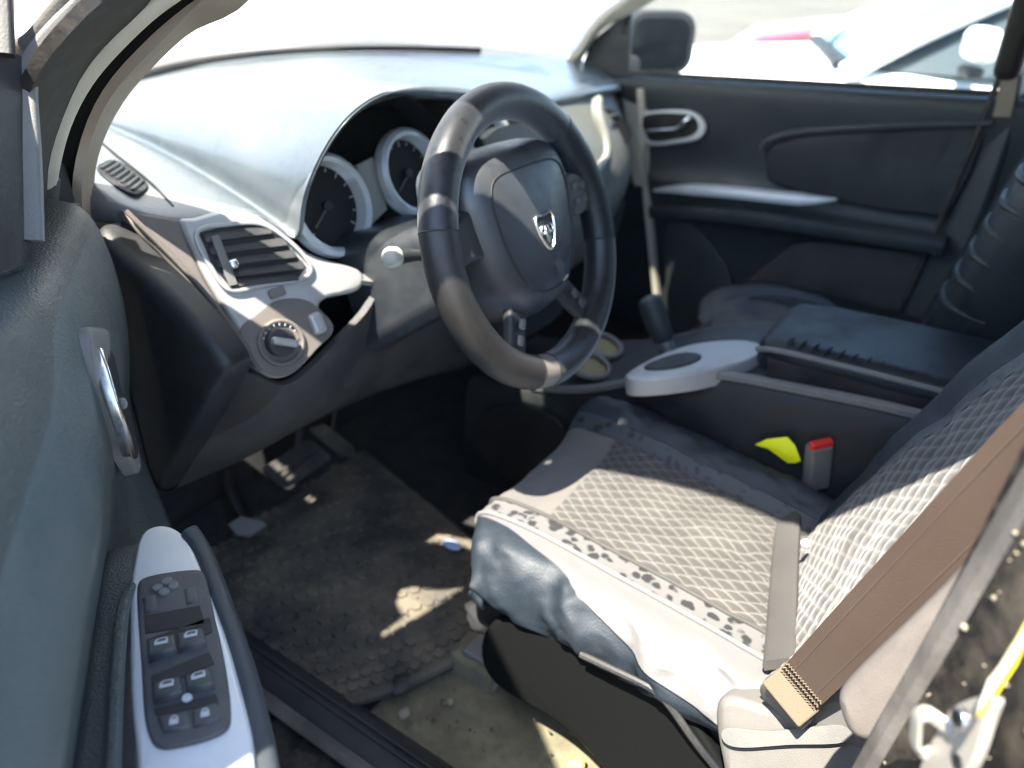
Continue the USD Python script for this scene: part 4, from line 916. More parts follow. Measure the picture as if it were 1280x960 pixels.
# ------------------------------------------------------------------ steering wheel
sw = thing('steering_wheel', parent=car)
RIM = .173
obj('rim_core', torus(WC, WN, RIM, .0135, k=96, kk=14, e1=E1), 'black_leather', sw)
prof = []
def dome(pts, levels):
    pts = spl(pts, 72, True)
    c = pts.mean(0)
    return [A([W(c[0] + (x - c[0]) * s, c[1] + (z - c[1]) * s, o) for x, z in pts]) for s, o in levels]
pad = [(-.100, .104), (-.04, .117), (.04, .117), (.100, .104), (.108, .04), (.092, -.03), (.055, -.078), (0, -.092), (-.055, -.078), (-.092, -.03), (-.108, .04)]
hub = obj('airbag_cover', loft(dome(pad, [(1.10, -.06), (1.09, -.035), (1.05, -.014), (.97, .004), (.84, .016), (.66, .0225), (.42, .0262), (.2, .0275)])), 'hub_plastic', sw, smooth=40, label='dark airbag cover in the middle of the steering wheel')
obj('hub_seam', sweep(A([W(x * .76, z * .76 + .002, .0203) for x, z in spl(pad, 60, True)]), circ(.0012, 6), None, WN, True), 'black_plastic', hub)
# shield-shaped badge with a horned head
sh = [(-.019, .020), (-.010, .0225), (0, .021), (.010, .0225), (.019, .020), (.0185, .004), (.013, -.010), (0, -.023), (-.013, -.010), (-.0185, .004)]
bd = obj('badge', plate([W(x, z + .006, .0275) for x, z in sh], WN, .004, .001, raise_=.0012), 'black_plastic', car, label='shield badge on the steering wheel')
obj('badge_rim', sweep(A([W(x, z + .006, .0292) for x, z in spl(sh, 50, True)]), circ(.0018, 6), None, WN, True), 'chrome', bd)
obj('badge_head', plate([W(x, z + .006, .0290) for x, z in ((-.004, .008), (.004, .008), (.005, -.002), (.0025, -.014), (-.0025, -.014), (-.005, -.002))], WN, .002, .0006, raise_=.0016), 'chrome', bd)
for s in (-1, 1):
    a = np.linspace(math.radians(100), math.radians(-170), 26)
    obj('badge_horn', sweep(A([W(s * (.0088 + .0058 * math.cos(t) * (1 - .018 * i)), .0085 + .0062 * math.sin(t) * (1 - .018 * i), .0298) for i, t in enumerate(a)]), circ(.0016, 6), np.linspace(1.2, .5, 26), WN), 'chrome', bd)
for s, name in ((-1, 'spoke'), (1, 'spoke')):
    ring = [A([W(s * x, z + dz, o + do) for dz, do in rrect(h, .022, .008, 4)]) for x, z, h, o in ((.085, .035, .075, -.010), (.115, .032, .058, -.008), (.145, .028, .050, -.004), (.172, .026, .048, 0))]
    sp = obj('spoke', loft(ring), 'dark_plastic', sw, smooth=45)
    if s > 0:
        obj('switch_pod', plate([W(s * x, z, .006) for x, z in ((.108, .060), (.142, .052), (.150, .030), (.142, .010), (.112, .006), (.104, .030))], WN, .01, .003, smooth=40, raise_=.003), 'switch_plastic', sp)
        for (x, z) in ((.118, .044), (.136, .042), (.118, .022), (.136, .022)):
            obj('spoke_button', rbox(.013, .011, .006, .0025, basis(W(s * x, z, .010), E1, WN)), 'switch_plastic', sp)
    pth = [W(s * .050, -.070, -.014), W(s * .075, -.110, -.008), W(s * .100, -.140, -.002), W(s * .110, -.146, 0)]
    sp2 = obj('spoke', sweep(spl(pth, 14), rrect(.034, .016, .006, 4), up=WN), 'dark_plastic', sw, smooth=45)
    for k in range(3):
        obj('spoke_button', rbox(.014, .010, .006, .0025, basis(W(s * (.066 + .012 * k), -.094 - .018 * k, .003), (s * .5, -.3, -.8), WN)), 'pale_plastic' if s < 0 else 'switch_plastic', sp2)  # left buttons paler: sunlight on them is put into the colour
wc = thing('steering_wheel_cover', 'black leather steering wheel cover with glossy smooth lower left and spotted print elsewhere', 'wheel cover')
for a0, a1, m, r, lab in ((163, 247, 'leather', .0232, 'smooth brown-black leather grip at the lower left'), (247, 258, 'fascia_brown', .0226, 'brownish patch at the bottom of the rim, sunlight put into its colour'), (258, 345, 'rim_print', .0230, None), (345, 405, 'black_leather', .0231, None), (45, 163, 'rim_print', .0230, 'spotted plush part of the cover')):
    obj('cover_section', torus(WC, WN, RIM, r, a0, a1 + .5, k=60, kk=18, e1=E1), m, wc, label=lab)  # brown section stands for the sunlit bottom of the rim
for a in (163, 247, 258, 345, 45):
    t = math.radians(a)
    obj('seam', torus(W(RIM * math.cos(t), RIM * math.sin(t)), E2 * math.cos(t) - E1 * math.sin(t),   .0226, .0012, k=24, kk=6), 'black_plastic', wc)

# ------------------------------------------------------------------ passenger side: door, trim, seat
pdr = thing('passenger_door', parent=car)
XD = .70
ys = spl([(.47, 0), (.3, 0), (0, 0), (-.25, 0), (-.52, 0)], 40)[:, 0]
def beltz(y):
    return 1.085 - .036 * (y + .0) * 1.0
rows = []
for y in np.linspace(.52, -.56, 44):
    bz2 = beltz(y)
    rows.append([(XD + .06, y, bz2), (XD + .012, y, bz2), (XD + .002, y, bz2 - .004), (XD - .004, y, bz2 - .014), (XD - .004, y, bz2 - .05), (XD + .004, y, bz2 - .12), (XD + .012, y, .90), (XD + .006, y, .855), (XD - .008, y, .83), (XD + .0, y, .76), (XD + .012, y, .66), (XD + .010, y, .50), (XD + .012, y, .40)])
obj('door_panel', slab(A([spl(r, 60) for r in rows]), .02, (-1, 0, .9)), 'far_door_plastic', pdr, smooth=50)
obj('outer_skin', slab(surf([[(.89, y, .38), (.91, y, .75), (.845, y, beltz(y) - .01)] for y in (.55, 0, -.58)], 10, 12), .012, (3, 0, .9)), 'car_black', pdr)
hb = obj('handle_bezel', plate([(0.688, 0.3105, 0.9815), (0.688, 0.2917, 0.9954), (0.688, 0.1974, 1.011), (0.688, 0.1502, 1.005), (0.688, 0.1257, 0.9796), (0.688, 0.1341, 0.9518), (0.688, 0.1867, 0.9314), (0.688, 0.2692, 0.9166), (0.688, 0.2918, 0.9359)], (-1, 0, .1), .012, .004, smooth=50, raise_=.004), 'switch_silver', pdr, label='silver surround of the inner door handle')
obj('handle_cup', plate([(0.688, 0.2966, 0.9791), (0.688, 0.2004, 1.002), (0.688, 0.1574, 0.9968), (0.688, 0.1421, 0.9777), (0.688, 0.1518, 0.9573), (0.688, 0.1966, 0.94), (0.688, 0.2636, 0.9274), (0.688, 0.2815, 0.9452)], (-1, 0, .1), .004, .001, smooth=50, raise_=.0055), 'black_plastic', hb)
obj('handle_lever', sweep(spl([(0.676, 0.2743, 0.9518), (0.672, 0.2269, 0.9602), (0.67, 0.1846, 0.9733), (0.672, 0.171, 0.9917), (0.678, 0.1579, 1)], 20), rrect(.013, .009, .004, 4), [1, 1, 1, 1, 1.05, 1.1, 1.1, 1.1, 1.1, 1.1, 1.15, 1.2, 1.25, 1.3, 1.35, 1.4, 1.4, 1.3, 1.1, .8]), 'chrome', hb)
obj('panel_ridge', tube([(0.682, -0.024, 0.9468), (0.68, -0.0314, 0.9629), (0.679, -0.0605, 0.9814), (0.679, -0.1212, 0.9996), (0.68, -0.2376, 1.022), (0.682, -0.3462, 1.04), (0.684, -0.4758, 1.058)], .0085, 40, 10), 'far_door_plastic', pdr)
obj('panel_insert', plate([(0.69, -0.0287, 0.9386), (0.69, -0.0472, 0.9634), (0.69, -0.12, 0.9907), (0.69, -0.2374, 1.014), (0.69, -0.3469, 1.032), (0.69, -0.4717, 1.05), (0.69, -0.4668, 0.9572), (0.69, -0.4481, 0.8559), (0.69, -0.31, 0.8489), (0.69, -0.128, 0.859), (0.69, -0.0481, 0.8749)], (-1, 0, .1), .02, .006, smooth=0, raise_=.002), 'black_leather', pdr, label='dark padded insert of the passenger door')
obj('pull_strip', sweep(spl([(0.672, 0.2375, 0.8066), (0.666, 0.1846, 0.8207), (0.655, 0.0544, 0.8402), (0.648, -0.0851, 0.8512), (0.65, -0.1761, 0.8587), (0.66, -0.2191, 0.8638)], 40), A([(-.012, -.010), (.008, -.012), (.013, -.003), (.010, .007), (-.006, .010), (-.013, .004)]), np.r_[np.linspace(.35, 1.15, 12), np.full(18, 1.2), np.linspace(1.2, .25, 10)]), 'switch_silver', pdr, label='silver door pull on the passenger door')
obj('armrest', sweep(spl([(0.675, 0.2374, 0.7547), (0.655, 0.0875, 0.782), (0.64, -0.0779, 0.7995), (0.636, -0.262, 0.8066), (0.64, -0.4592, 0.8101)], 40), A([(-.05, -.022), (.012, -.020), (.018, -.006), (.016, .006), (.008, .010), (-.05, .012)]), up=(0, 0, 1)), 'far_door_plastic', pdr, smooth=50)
obj('map_pocket', plate([(0.665, -0.0325, 0.514), (0.665, -0.0399, 0.6234), (0.665, -0.1303, 0.7377), (0.665, -0.1744, 0.7567), (0.665, -0.4327, 0.7757), (0.665, -0.4163, 0.6286), (0.665, -0.355, 0.4443), (0.665, -0.0849, 0.358)], (-1, 0, .15), .04, .012, smooth=0, raise_=.0), 'dark_plastic', pdr)
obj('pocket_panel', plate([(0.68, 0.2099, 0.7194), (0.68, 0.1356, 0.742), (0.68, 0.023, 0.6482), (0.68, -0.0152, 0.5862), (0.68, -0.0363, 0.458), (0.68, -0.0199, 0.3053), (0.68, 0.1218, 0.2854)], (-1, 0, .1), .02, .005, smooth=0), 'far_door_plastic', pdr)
obj('door_glass', slab(surf([[(.775, .50, 1.06), (.785, 0, 1.08), (.775, -.58, 1.10)], [(.735, .28, 1.30), (.735, 0, 1.31), (.725, -.60, 1.33)], [(.655, -.10, 1.52), (.655, -.25, 1.54), (.65, -.62, 1.57)]], 12, 14), .004, (3, 0, 1)), 'side_glass', pdr)
obj('belt_seal', sweep(A([(.745, y, beltz(y) + .004) for y in np.linspace(.40, -.56, 12)]), rrect(.012, .014, .004)), 'black_rubber', pdr)
obj('corner_cover', plate([(0.735, 0.5156, 1.056), (0.735, 0.4879, 1.145), (0.735, 0.4137, 1.206), (0.735, 0.3837, 1.222), (0.735, 0.3726, 1.045), (0.735, 0.4747, 1.037)], (-1, -.1, .1), .02, .004), 'dash_plastic', pdr)
obj('sunlit_corner', plate([(0.684, 0.4749, 1.031), (0.684, 0.3318, 1.052), (0.684, 0.245, 1.045), (0.684, 0.2466, 1.005), (0.684, 0.3003, 0.9891), (0.684, 0.3057, 0.9548), (0.684, 0.2846, 0.9091), (0.684, 0.2554, 0.8139), (0.684, 0.2894, 0.8041), (0.684, 0.3244, 0.8915), (0.684, 0.3694, 0.9674), (0.684, 0.4323, 1.009)], (-1, -.1, .25), .02, .003), 'pale_trim', pdr, label='pale added plate standing for sunlight on the front upper corner of the passenger door')  # added plate: the sunlit door corner is put into its pale colour
obj('sunlit_ledge', sweep(spl([(0.742, 0.3936, 1.056), (0.745, 0.3403, 1.064), (0.75, 0.1842, 1.066)], 16), rrect(.022, .018, .006)), 'pale_trim', pdr)  # pale rod stands for sunlight on the door's top sill
obj('frame_post', sweep(spl([(0.755, 0.3964, 1.04), (0.755, 0.3986, 1.134), (0.745, 0.3897, 1.232)], 8), rrect(.020, .012, .004)), 'black_rubber', pdr)
MN = unit((-.75, -.66, -.05)); ME = unit(np.cross((0, 0, 1), MN)); MU = np.cross(MN, ME); MC = A((0.985, 0.404, 1.131))
mr = obj('wing_mirror', loft([A([MC - MN * y + ME * x * s + MU * z * s for x, z in rrect(.20, .165, .05, 6)]) for y, s in ((-.012, .96), (-.006, 1.0), (.03, 1.0), (.08, .85), (.105, .5), (.11, .2))]), 'black_plastic', car, smooth=50, label='black passenger wing mirror seen through the window')
obj('mirror_glass', plate([MC + MN * .008 + ME * x + MU * z for x, z in rrect(.165, .13, .035, 6)], MN, .004, .001, raise_=.0055), 'lens_mirror', mr)
obj('mirror_arm', tube([(.90, .44, 1.08), (.80, .44, 1.075)], .025, 6, 10), 'black_plastic', mr)
# far pillar, seal and belt
obj('door_seal', sweep(spl([(0.705, 0.3126, 1.049), (0.7, 0.2928, 0.9339), (0.7, 0.2721, 0.8122), (0.69, 0.2366, 0.667), (0.685, 0.1992, 0.5134)], 40), rrect(.020, .040, .008), np.linspace(1.0, .7, 40), up=(-1, 0, 0)), 'cream_seal', car, label='pale seal along the front edge of the passenger door')
obj('pillar_trim', strip([(.66, .46, 1.06), (0.68, 0.5441, 1.075), (0.68, 0.4929, 1.114), (0.68, 0.4506, 1.177), (0.67, 0.3422, 1.259), (.645, .1, 1.42), (.60, -.1, 1.55)], [(.74, .44, 1.07), (0.73, 0.5176, 1.054), (0.735, 0.4936, 1.125), (0.735, 0.4482, 1.18), (0.725, 0.3362, 1.235), (.72, .10, 1.40), (.655, -.12, 1.55)], 24, .015), 'cream_seal', car)  # strong sun on the trim is put into its cream colour
obj('pillar_trim', plate([(0.69, -0.4053, 0.5837), (0.69, -0.415, 0.6719), (0.69, -0.4418, 0.897), (0.69, -0.4598, 1.117), (0.69, -0.462, 1.182), (0.69, -0.4832, 1.198), (0.69, -0.5122, 1.067), (0.69, -0.5126, 0.8851), (0.69, -0.4998, 0.681), (0.69, -0.5057, 0.5454)], (-1, .3, .1), .05, .008), 'far_door_plastic', car, label='grey-green middle pillar trim on the passenger side')
obj('pillar_seal', tube([(0.682, -0.4097, 0.6003), (0.682, -0.4183, 0.6911), (0.682, -0.4427, 0.9092), (0.682, -0.4612, 1.1), (0.682, -0.4664, 1.198)], .006, 20, 8), 'black_rubber', car)
obj('belt_guide', rbox(.05, .07, .20, .022, basis((0.655, -0.4754, 1.242), (0, 1, 0), (-.2, 0, 1)), 3), 'leather', car)
obj('belt_webbing', sweep(spl([(0.65, -0.4805, 1.167), (0.655, -0.4873, 1.114), (0.66, -0.49, 1.075)], 6), rrect(.030, .002, .0008, 2), up=(-1, 0, 0)), 'beige_trim', car)
# passenger seat
ps = thing('passenger_seat', parent=car)
rb = []
for z, y, w in ((.62, -.47, .42), (.72, -.485, .45), (.85, -.515, .47), (1.0, -.550, .47), (1.15, -.60, .44), (1.27, -.65, .36), (1.31, -.68, .2)):
    rb.append(A([(.40 + a, y - .07 + b, z) for a, b in rrect(w, .16, .065, 8)]))
obj('backrest', loft(rb), 'black_leather', ps, smooth=50)
for k in range(6):
    z = .835 + .042 * k
    y = -.512 - (z - .85) * .25
    obj('backrest_rib', tube([(.172, y - .070, z - .006), (.176, y - .038, z), (.194, y - .010, z + .006), (.228, y + .003, z + .010), (.28, y + .002, z + .012)], .0075, 16, 8), 'black_leather', ps)
rc = []
for y, w, h, zc in ((-.06, .3, .05, .60), (-.075, .42, .12, .60), (-.12, .46, .15, .60), (-.3, .47, .16, .595), (-.5, .46, .15, .585)):
    rc.append(A([(.385 + a, y, zc + b) for a, b in rrect(w, h, h * .4, 6)]))
obj('cushion', loft(rc), 'black_leather', ps, smooth=50)
obj('headrest', rbox(.26, .10, .18, .045, basis((.375, -.82, 1.42), (1, 0, 0), (0, -.25, 1)), 3), 'black_leather', ps)
# dark bag / jacket lying on the passenger seat
cloth = trimesh.creation.icosphere(4, 1.0)
v = cloth.vertices.copy()
n = meshkit.fbm(v * 1.9 + 4, 4, 21)
v = v * (.72 + .55 * n)[:, None]
v = np.sign(v) * np.abs(v) ** .85
v = v * A([.165, .135, .055]) + A([.285, -.215, .690])
cloth.vertices = v
bag = thing('dark_cloth', 'crumpled dark cloth bunched on the passenger seat cushion', 'cloth')
obj('cloth_fold', cloth, 'dark_bag', bag, smooth=True)
for q in ((0.24, -0.2473, 0.7318), (0.24, -0.2706, 0.7243)):
    m = trimesh.creation.icosphere(2, .0085); m.apply_scale([1, 1, .7]); m.apply_translation(q)
    obj('toggle', m, 'label_white', bag)
obj('strap', sweep(spl([(0.2, -0.116, 0.6919), (0.24, -0.137, 0.7309), (0.28, -0.1862, 0.7507), (0.3, -0.2753, 0.7557), (0.3, -0.3236, 0.7458)], 24), rrect(.022, .004, .0015), up=(-.4, -.3, .9)), 'black_vinyl', bag)

# ------------------------------------------------------------------ driver door (open)
drv = thing('driver_door', parent=car)
DP, DS, DN = A([-.877, .125, .94]), A([-.588, -.809, 0]), A([.809, -.588, 0])
DS = unit(DS); DN = unit(DN)
def D(s, z, o=0.0):
    return A([DP[0], DP[1], 0]) + DS * s + DN * o + A([0, 0, z])
prof = [(1.098, -.085), (1.100, -.05), (1.098, -.022), (1.090, -.006), (1.070, .004), (1.03, .011), (.97, .012), (.92, .006), (.88, -.002), (.82, -.010), (.74, -.006), (.64, .004), (.52, .006), (.42, .0)]
rows = []
for s in np.linspace(-.185, .86, 50):
    f = np.clip((s + .185) / .03, 0, 1)
    f2 = np.clip((s - .10) / .14, 0, 1)
    f2 = f2 * f2 * (3 - 2 * f2)
    rows.append([D(s, z + .02 * np.clip(s, 0, .3), o - .02 * (1 - f) ** 2 + f2 * (.012 * math.exp(-((z - .975) / .038) ** 2) - .012 * math.exp(-((z - 1.085) / .03) ** 2))) for z, o in spl(prof, 70)])
obj('door_panel', slab(A(rows), .02, D(.3, .9, 1)), 'door_plastic', drv, smooth=60, label='grey grained inner panel of the open driver door')
obj('door_edge', plate([D(-.186, 1.095, -.10), D(-.186, 1.09, -.012), D(-.186, .42, -.012), D(-.186, .42, -.10)], -DS, .01, .002), 'dark_plastic', drv)
obj('outer_skin', slab(A([[D(s, z, o) for z, o in ((.38, -.11), (.75, -.14), (1.09, -.095))] for s in np.linspace(-.2, .9, 10)]), .01, D(.3, .8, -3)), 'car_black', drv)
obj('corner_cover', slab(surf([[(-0.9428, 0.0995, 1.274), (-0.8976, 0.1239, 1.263), (-0.8738, 0.1343, 1.258), (-0.8605, 0.1408, 1.254)], [(-0.9761, 0.0753, 1.2), (-0.9311, 0.0995, 1.189), (-0.9074, 0.1099, 1.183), (-0.8929, 0.1156, 1.18)], [(-1.013, 0.0392, 1.129), (-0.9683, 0.0685, 1.113), (-0.9416, 0.0851, 1.107), (-0.9233, 0.0886, 1.107)]], 12, 16), .015, TOC), 'leather', drv, label='brownish plastic corner cover at the front of the door window')
obj('window_frame', sweep(spl([(-0.9155, 0.0942, 1.121), (-0.9001, 0.107, 1.156), (-0.8808, 0.1243, 1.202), (-0.8659, 0.1367, 1.237), (-0.8532, 0.1362, 1.256), (-0.8351, 0.1251, 1.276), (-0.8149, 0.1108, 1.296), (-0.7887, 0.0831, 1.324), (-0.7339, 0.0428, 1.366)], 50), rrect(.011, .016, .004), up=DN), 'grey_plastic', drv)
obj('window_seal', sweep(spl([(-0.8631, 0.1503, 1.259), (-0.8513, 0.141, 1.267), (-0.8351, 0.1302, 1.285), (-0.8176, 0.1166, 1.304), (-0.7877, 0.0918, 1.334)], 30), rrect(.014, .012, .004), up=DN), 'black_rubber', drv)
obj('window_post', sweep(spl([(-0.882, 0.1255, 1.258), (-0.8703, 0.1355, 1.285), (-0.8585, 0.1456, 1.313)], 10), rrect(.010, .012, .003), up=DN), 'leather', drv)
obj('window_glass', slab(A([[D(s, z, o) for z, o in ((1.10, -.085), (1.3, -.05), (1.56, .0))] for s in (.10, .25, .5)]), .004, D(.3, 1.2, -3)), 'side_glass', drv)
obj('added_frame_panel', slab(A([[D(s, z, -.085 + .05 * (z - 1.08)) for z in (1.07, 1.16, 1.25, 1.30 + .35 * (s + .17))] for s in (-.17, -.10, -.03, .04, .10)]), .012, TOC), 'jamb_black', drv)  # panel added to close a gap and keep sun off the mat
# the door's own wing mirror, out of view, added to shade the mat
drm = obj('wing_mirror', loft([A([D(.06, 1.235, -.165) + DS * y + DN * x * s + A([0, 0, z * s]) for x, z in rrect(.20, .16, .05, 6)]) for y, s in ((.055, .96), (.05, 1.0), (.01, 1.0), (-.04, .85), (-.065, .5), (-.07, .2))]), 'black_plastic', car, smooth=50)
obj('mirror_glass', plate([D(.06, 1.235, -.165) + DS * .052 + DN * x + A([0, 0, z]) for x, z in rrect(.165, .125, .035, 6)], DS, .004, .001, raise_=.006), 'lens_mirror', drm)
obj('mirror_arm', tube([D(.05, 1.15, -.06), D(.05, 1.14, -.13)], .028, 6, 10), 'black_plastic', drm)
# handle
hz = obj('handle_bezel', plate([(-0.9165, 0.0503, 1.052), (-0.8929, 0.0827, 1.037), (-0.8714, 0.1124, 1.016), (-0.8847, 0.0939, 0.9979), (-0.8926, 0.0832, 0.9707), (-0.885, 0.0936, 0.9295), (-0.8753, 0.1069, 0.8891), (-0.8845, 0.0943, 0.8698), (-0.8962, 0.0781, 0.8853), (-0.9126, 0.0556, 0.9295), (-0.924, 0.0399, 0.9739), (-0.9285, 0.0337, 1.016), (-0.9253, 0.0381, 1.039)], DN, .014, .004, smooth=70, raise_=.006), 'grey_plastic', drv, label='silver surround of the inner door handle on the open door')
obj('handle_cup', plate([(-0.8873, 0.0904, 1.008), (-0.8806, 0.0996, 0.9944), (-0.8844, 0.0945, 0.9631), (-0.8774, 0.104, 0.9201), (-0.881, 0.0991, 0.8933), (-0.8951, 0.0797, 0.8964), (-0.9082, 0.0617, 0.9354), (-0.9109, 0.058, 0.971), (-0.9033, 0.0685, 0.9971)], DN, .004, .001, smooth=50, raise_=.0075), 'black_plastic', hz)
obj('handle_lever', sweep(spl([(-0.9078, 0.0554, 1.027), (-0.9149, 0.0388, 1.018), (-0.9218, 0.0226, 0.9982), (-0.9214, 0.0197, 0.9684), (-0.9126, 0.0386, 0.9309)], 20), rrect(.008, .011, .003, 4), up=DN), 'chrome', hz)
for q in ((-0.9091, 0.0366, 0.9817),):
    obj('lock_knob', rbox(.010, .010, .012, .004, basis(q, DS, DN)), 'grey_plastic', hz)
# armrest
rg = []
for s, a, b, zt, h in ((.115, .015, .04, .800, .03), (.125, .0, .055, .845, .08), (.145, -.01, .066, .868, .12), (.18, -.012, .078, .871, .14), (.26, -.012, .097, .871, .15), (.36, -.012, .112, .871, .15), (.50, -.012, .118, .872, .15), (.70, -.012, .112, .876, .14), (.80, -.012, .08, .87, .12)):
    w = b - a
    rg.append(A([D(s, zt - h / 2 + z, (a + b) / 2 + x) for x, z in rrect(w, h, min(.014, h * .4), 6)]))
am = obj('armrest', loft(rg), 'door_plastic', drv, smooth=50, label='dark padded armrest of the open driver door')
UPN = unit((0, 0, 1))
plate_z = .8735
pl = [(-0.9827, -0.0543, 0.872), (-0.9579, -0.0224, 0.872), (-0.935, -0.0014, 0.872), (-0.9217, -0.0068, 0.872), (-0.9175, -0.0281, 0.872), (-0.9257, -0.059, 0.872), (-0.9404, -0.0932, 0.872), (-0.9579, -0.1311, 0.872), (-0.9779, -0.1734, 0.872), (-0.9995, -0.215, 0.872), (-1.02, -0.2515, 0.872), (-1.043, -0.2867, 0.872), (-1.062, -0.3116, 0.872), (-1.103, -0.251, 0.872), (-1.087, -0.2235, 0.872), (-1.055, -0.1703, 0.872), (-1.024, -0.1183, 0.872)]
swp = obj('switch_plate', plate(pl, UPN, .01, .0035, smooth=110, raise_=.0035), 'switch_silver', drv, smooth=50, label='silver switch plate on the door armrest')
obj('pull_rim', sweep(spl([(-0.9803, -0.0542, 0.87), (-0.996, -0.069, 0.876), (-1.022, -0.104, 0.878), (-1.052, -0.1481, 0.878), (-1.084, -0.1968, 0.878), (-1.114, -0.2424, 0.878)], 40), rrect(.009, .010, .003, 4)), 'door_plastic', drv)
obj('pull_slot', plate([(-0.9872, -0.0637, 0.872), (-1.002, -0.0804, 0.872), (-1.031, -0.1212, 0.872), (-1.06, -0.1628, 0.872), (-1.094, -0.2139, 0.872), (-1.087, -0.2235, 0.872), (-1.055, -0.1703, 0.872), (-1.024, -0.1188, 0.872)], UPN, .004, .0008, raise_=.001), 'black_plastic', drv)
k1 = [(-0.9761, -0.0588, 0.8755), (-0.9626, -0.065, 0.8755), (-0.9412, -0.0869, 0.8755), (-0.9411, -0.0953, 0.8755), (-0.9602, -0.131, 0.8755), (-0.981, -0.169, 0.8755), (-1.002, -0.2044, 0.8755), (-1.018, -0.2273, 0.8755), (-1.025, -0.2322, 0.8755), (-1.036, -0.2287, 0.8755), (-1.049, -0.219, 0.8755), (-1.058, -0.2094, 0.8755), (-1.059, -0.2002, 0.8755), (-1.052, -0.1816, 0.8755), (-1.029, -0.1421, 0.8755), (-0.9989, -0.0907, 0.8755), (-0.984, -0.0666, 0.8755)]
sp = obj('switch_panel', plate(k1, UPN, .006, .002, smooth=100, raise_=.0035), 'switch_plastic', car, smooth=50, label='dark panel of window and mirror switches')
zt = .8792
def zq(a, b, c, d_, name, lift, mat_='switch_plastic', par=None, sm=24, bev=.0015):
    return obj(name, plate([a, b, c, d_], UPN, .008, bev, raise_=lift), mat_, par or drv, smooth=45)
# dark wells, then the switches in them
for w in (((-0.998, -0.0982, 0.8792), (-0.9663, -0.1242, 0.8792), (-0.9761, -0.1435, 0.8792), (-1.008, -0.1152, 0.8792)), ((-1.011, -0.1213, 0.8792), (-0.9699, -0.141, 0.8792), (-0.9777, -0.1552, 0.8792), (-1.023, -0.1429, 0.8792)), ((-1.029, -0.154, 0.8792), (-0.9912, -0.1695, 0.8792), (-0.9962, -0.1816, 0.8792), (-1.035, -0.1647, 0.8792)), ((-1.044, -0.1801, 0.8792), (-1.012, -0.2046, 0.8792), (-1.016, -0.2125, 0.8792), (-1.046, -0.1861, 0.8792))):
    zq(*w, 'switch_well', .0006, 'black_plastic', sp, bev=.0003)
SW = [('window_switch', [(-1.012, -0.1239, 0.8792), (-0.9964, -0.1355, 0.8792), (-1.006, -0.1522, 0.8792), (-1.022, -0.1416, 0.8792)]), ('window_switch', [(-0.9949, -0.1362, 0.8792), (-0.9804, -0.1473, 0.8792), (-0.9889, -0.1636, 0.8792), (-1.005, -0.153, 0.8792)]),
      ('window_switch', [(-1.033, -0.1617, 0.8792), (-1.018, -0.1733, 0.8792), (-1.026, -0.1876, 0.8792), (-1.042, -0.1778, 0.8792)]), ('window_switch', [(-1.016, -0.1745, 0.8792), (-1.001, -0.1845, 0.8792), (-1.009, -0.1996, 0.8792), (-1.024, -0.1888, 0.8792)]),
      ('lock_switch', [(-1.047, -0.1881, 0.8792), (-1.032, -0.2004, 0.8792), (-1.039, -0.2135, 0.8792), (-1.052, -0.2021, 0.8792)]), ('lock_switch', [(-1.03, -0.2017, 0.8792), (-1.016, -0.2115, 0.8792), (-1.024, -0.2239, 0.8792), (-1.038, -0.2147, 0.8792)]),
      ('mirror_selector', [(-0.9877, -0.0802, 0.8792), (-0.9791, -0.0864, 0.8792), (-0.9873, -0.1018, 0.8792), (-0.997, -0.0967, 0.8792)]), ('mirror_selector', [(-0.9627, -0.0987, 0.8792), (-0.9547, -0.1053, 0.8792), (-0.9636, -0.1205, 0.8792), (-0.9719, -0.1147, 0.8792)])]
for nm, q in SW:
    c = A(q).mean(0)
    win = nm == 'window_switch'
    o = obj(nm, plate(q, unit((.10, .15, 1)) if win else UPN, .012, .0025, raise_=.0048 if win else .0022), 'switch_plastic', sp, smooth=45)
    e1 = unit(A(q[1]) - A(q[0])); e2 = np.cross(UPN, e1)
    top = c + UPN * (.0052 if win else .0024)
    if win:
        g = top + e2 * .002
        obj('window_icon', plate([g + e1 * x + e2 * y for x, y in ((-.0046, -.0028), (.0046, -.0028), (.0046, .0022), (.003, .0032), (-.0024, .0032), (-.0046, .0008))], UPN, .0006, .0001, raise_=.0008), 'icon_white', o)
        obj('icon_cutout', plate([g + e1 * x + e2 * y for x, y in ((-.0031, -.0005), (.0034, -.0005), (.0034, .0019), (-.0019, .0020))], UPN, .0004, .0001, raise_=.0011), 'switch_plastic', o)
    elif nm == 'lock_switch':
        obj('lock_icon', plate([top + e1 * x + e2 * y for x, y in ((-.0028, -.003), (.0028, -.003), (.0028, .0012), (-.0028, .0012))], UPN, .0006, .0001, raise_=.0006), 'icon_white', o)
        obj('lock_icon', torus(top + e2 * .0014 + UPN * .0004, UPN, .0020, .0005, 0, 180, 12, 6, e1), 'icon_white', o)
mc = A((-0.9696, -0.0842, 0.8792))
mj = obj('mirror_control', disc(mc, UPN, .0125, .012, .003, 28), 'switch_plastic', sp)
for k in range(4):
    a = math.pi / 4 + k * math.pi / 2
    obj('control_lobe', disc(mc + A([math.cos(a) * .0062, math.sin(a) * .0062, .0022]), UPN, .0042, .003, .001, 16), 'grey_plastic', mj)
obj('indicator_dot', disc((-1.026, -0.1914, 0.8815), UPN, .0035, .004, .0008, 14), 'icon_white', sp)
obj('seal_lip', sweep(spl([(-0.9132, -0.036, 0.872), (-0.9196, -0.0597, 0.868), (-0.9393, -0.105, 0.866), (-0.9597, -0.1491, 0.864), (-0.9802, -0.1914, 0.862), (-1.002, -0.2315, 0.861), (-1.022, -0.2651, 0.86), (-1.048, -0.302, 0.86)], 40), rrect(.016, .02, .006, 4)), 'dash_plastic', am)

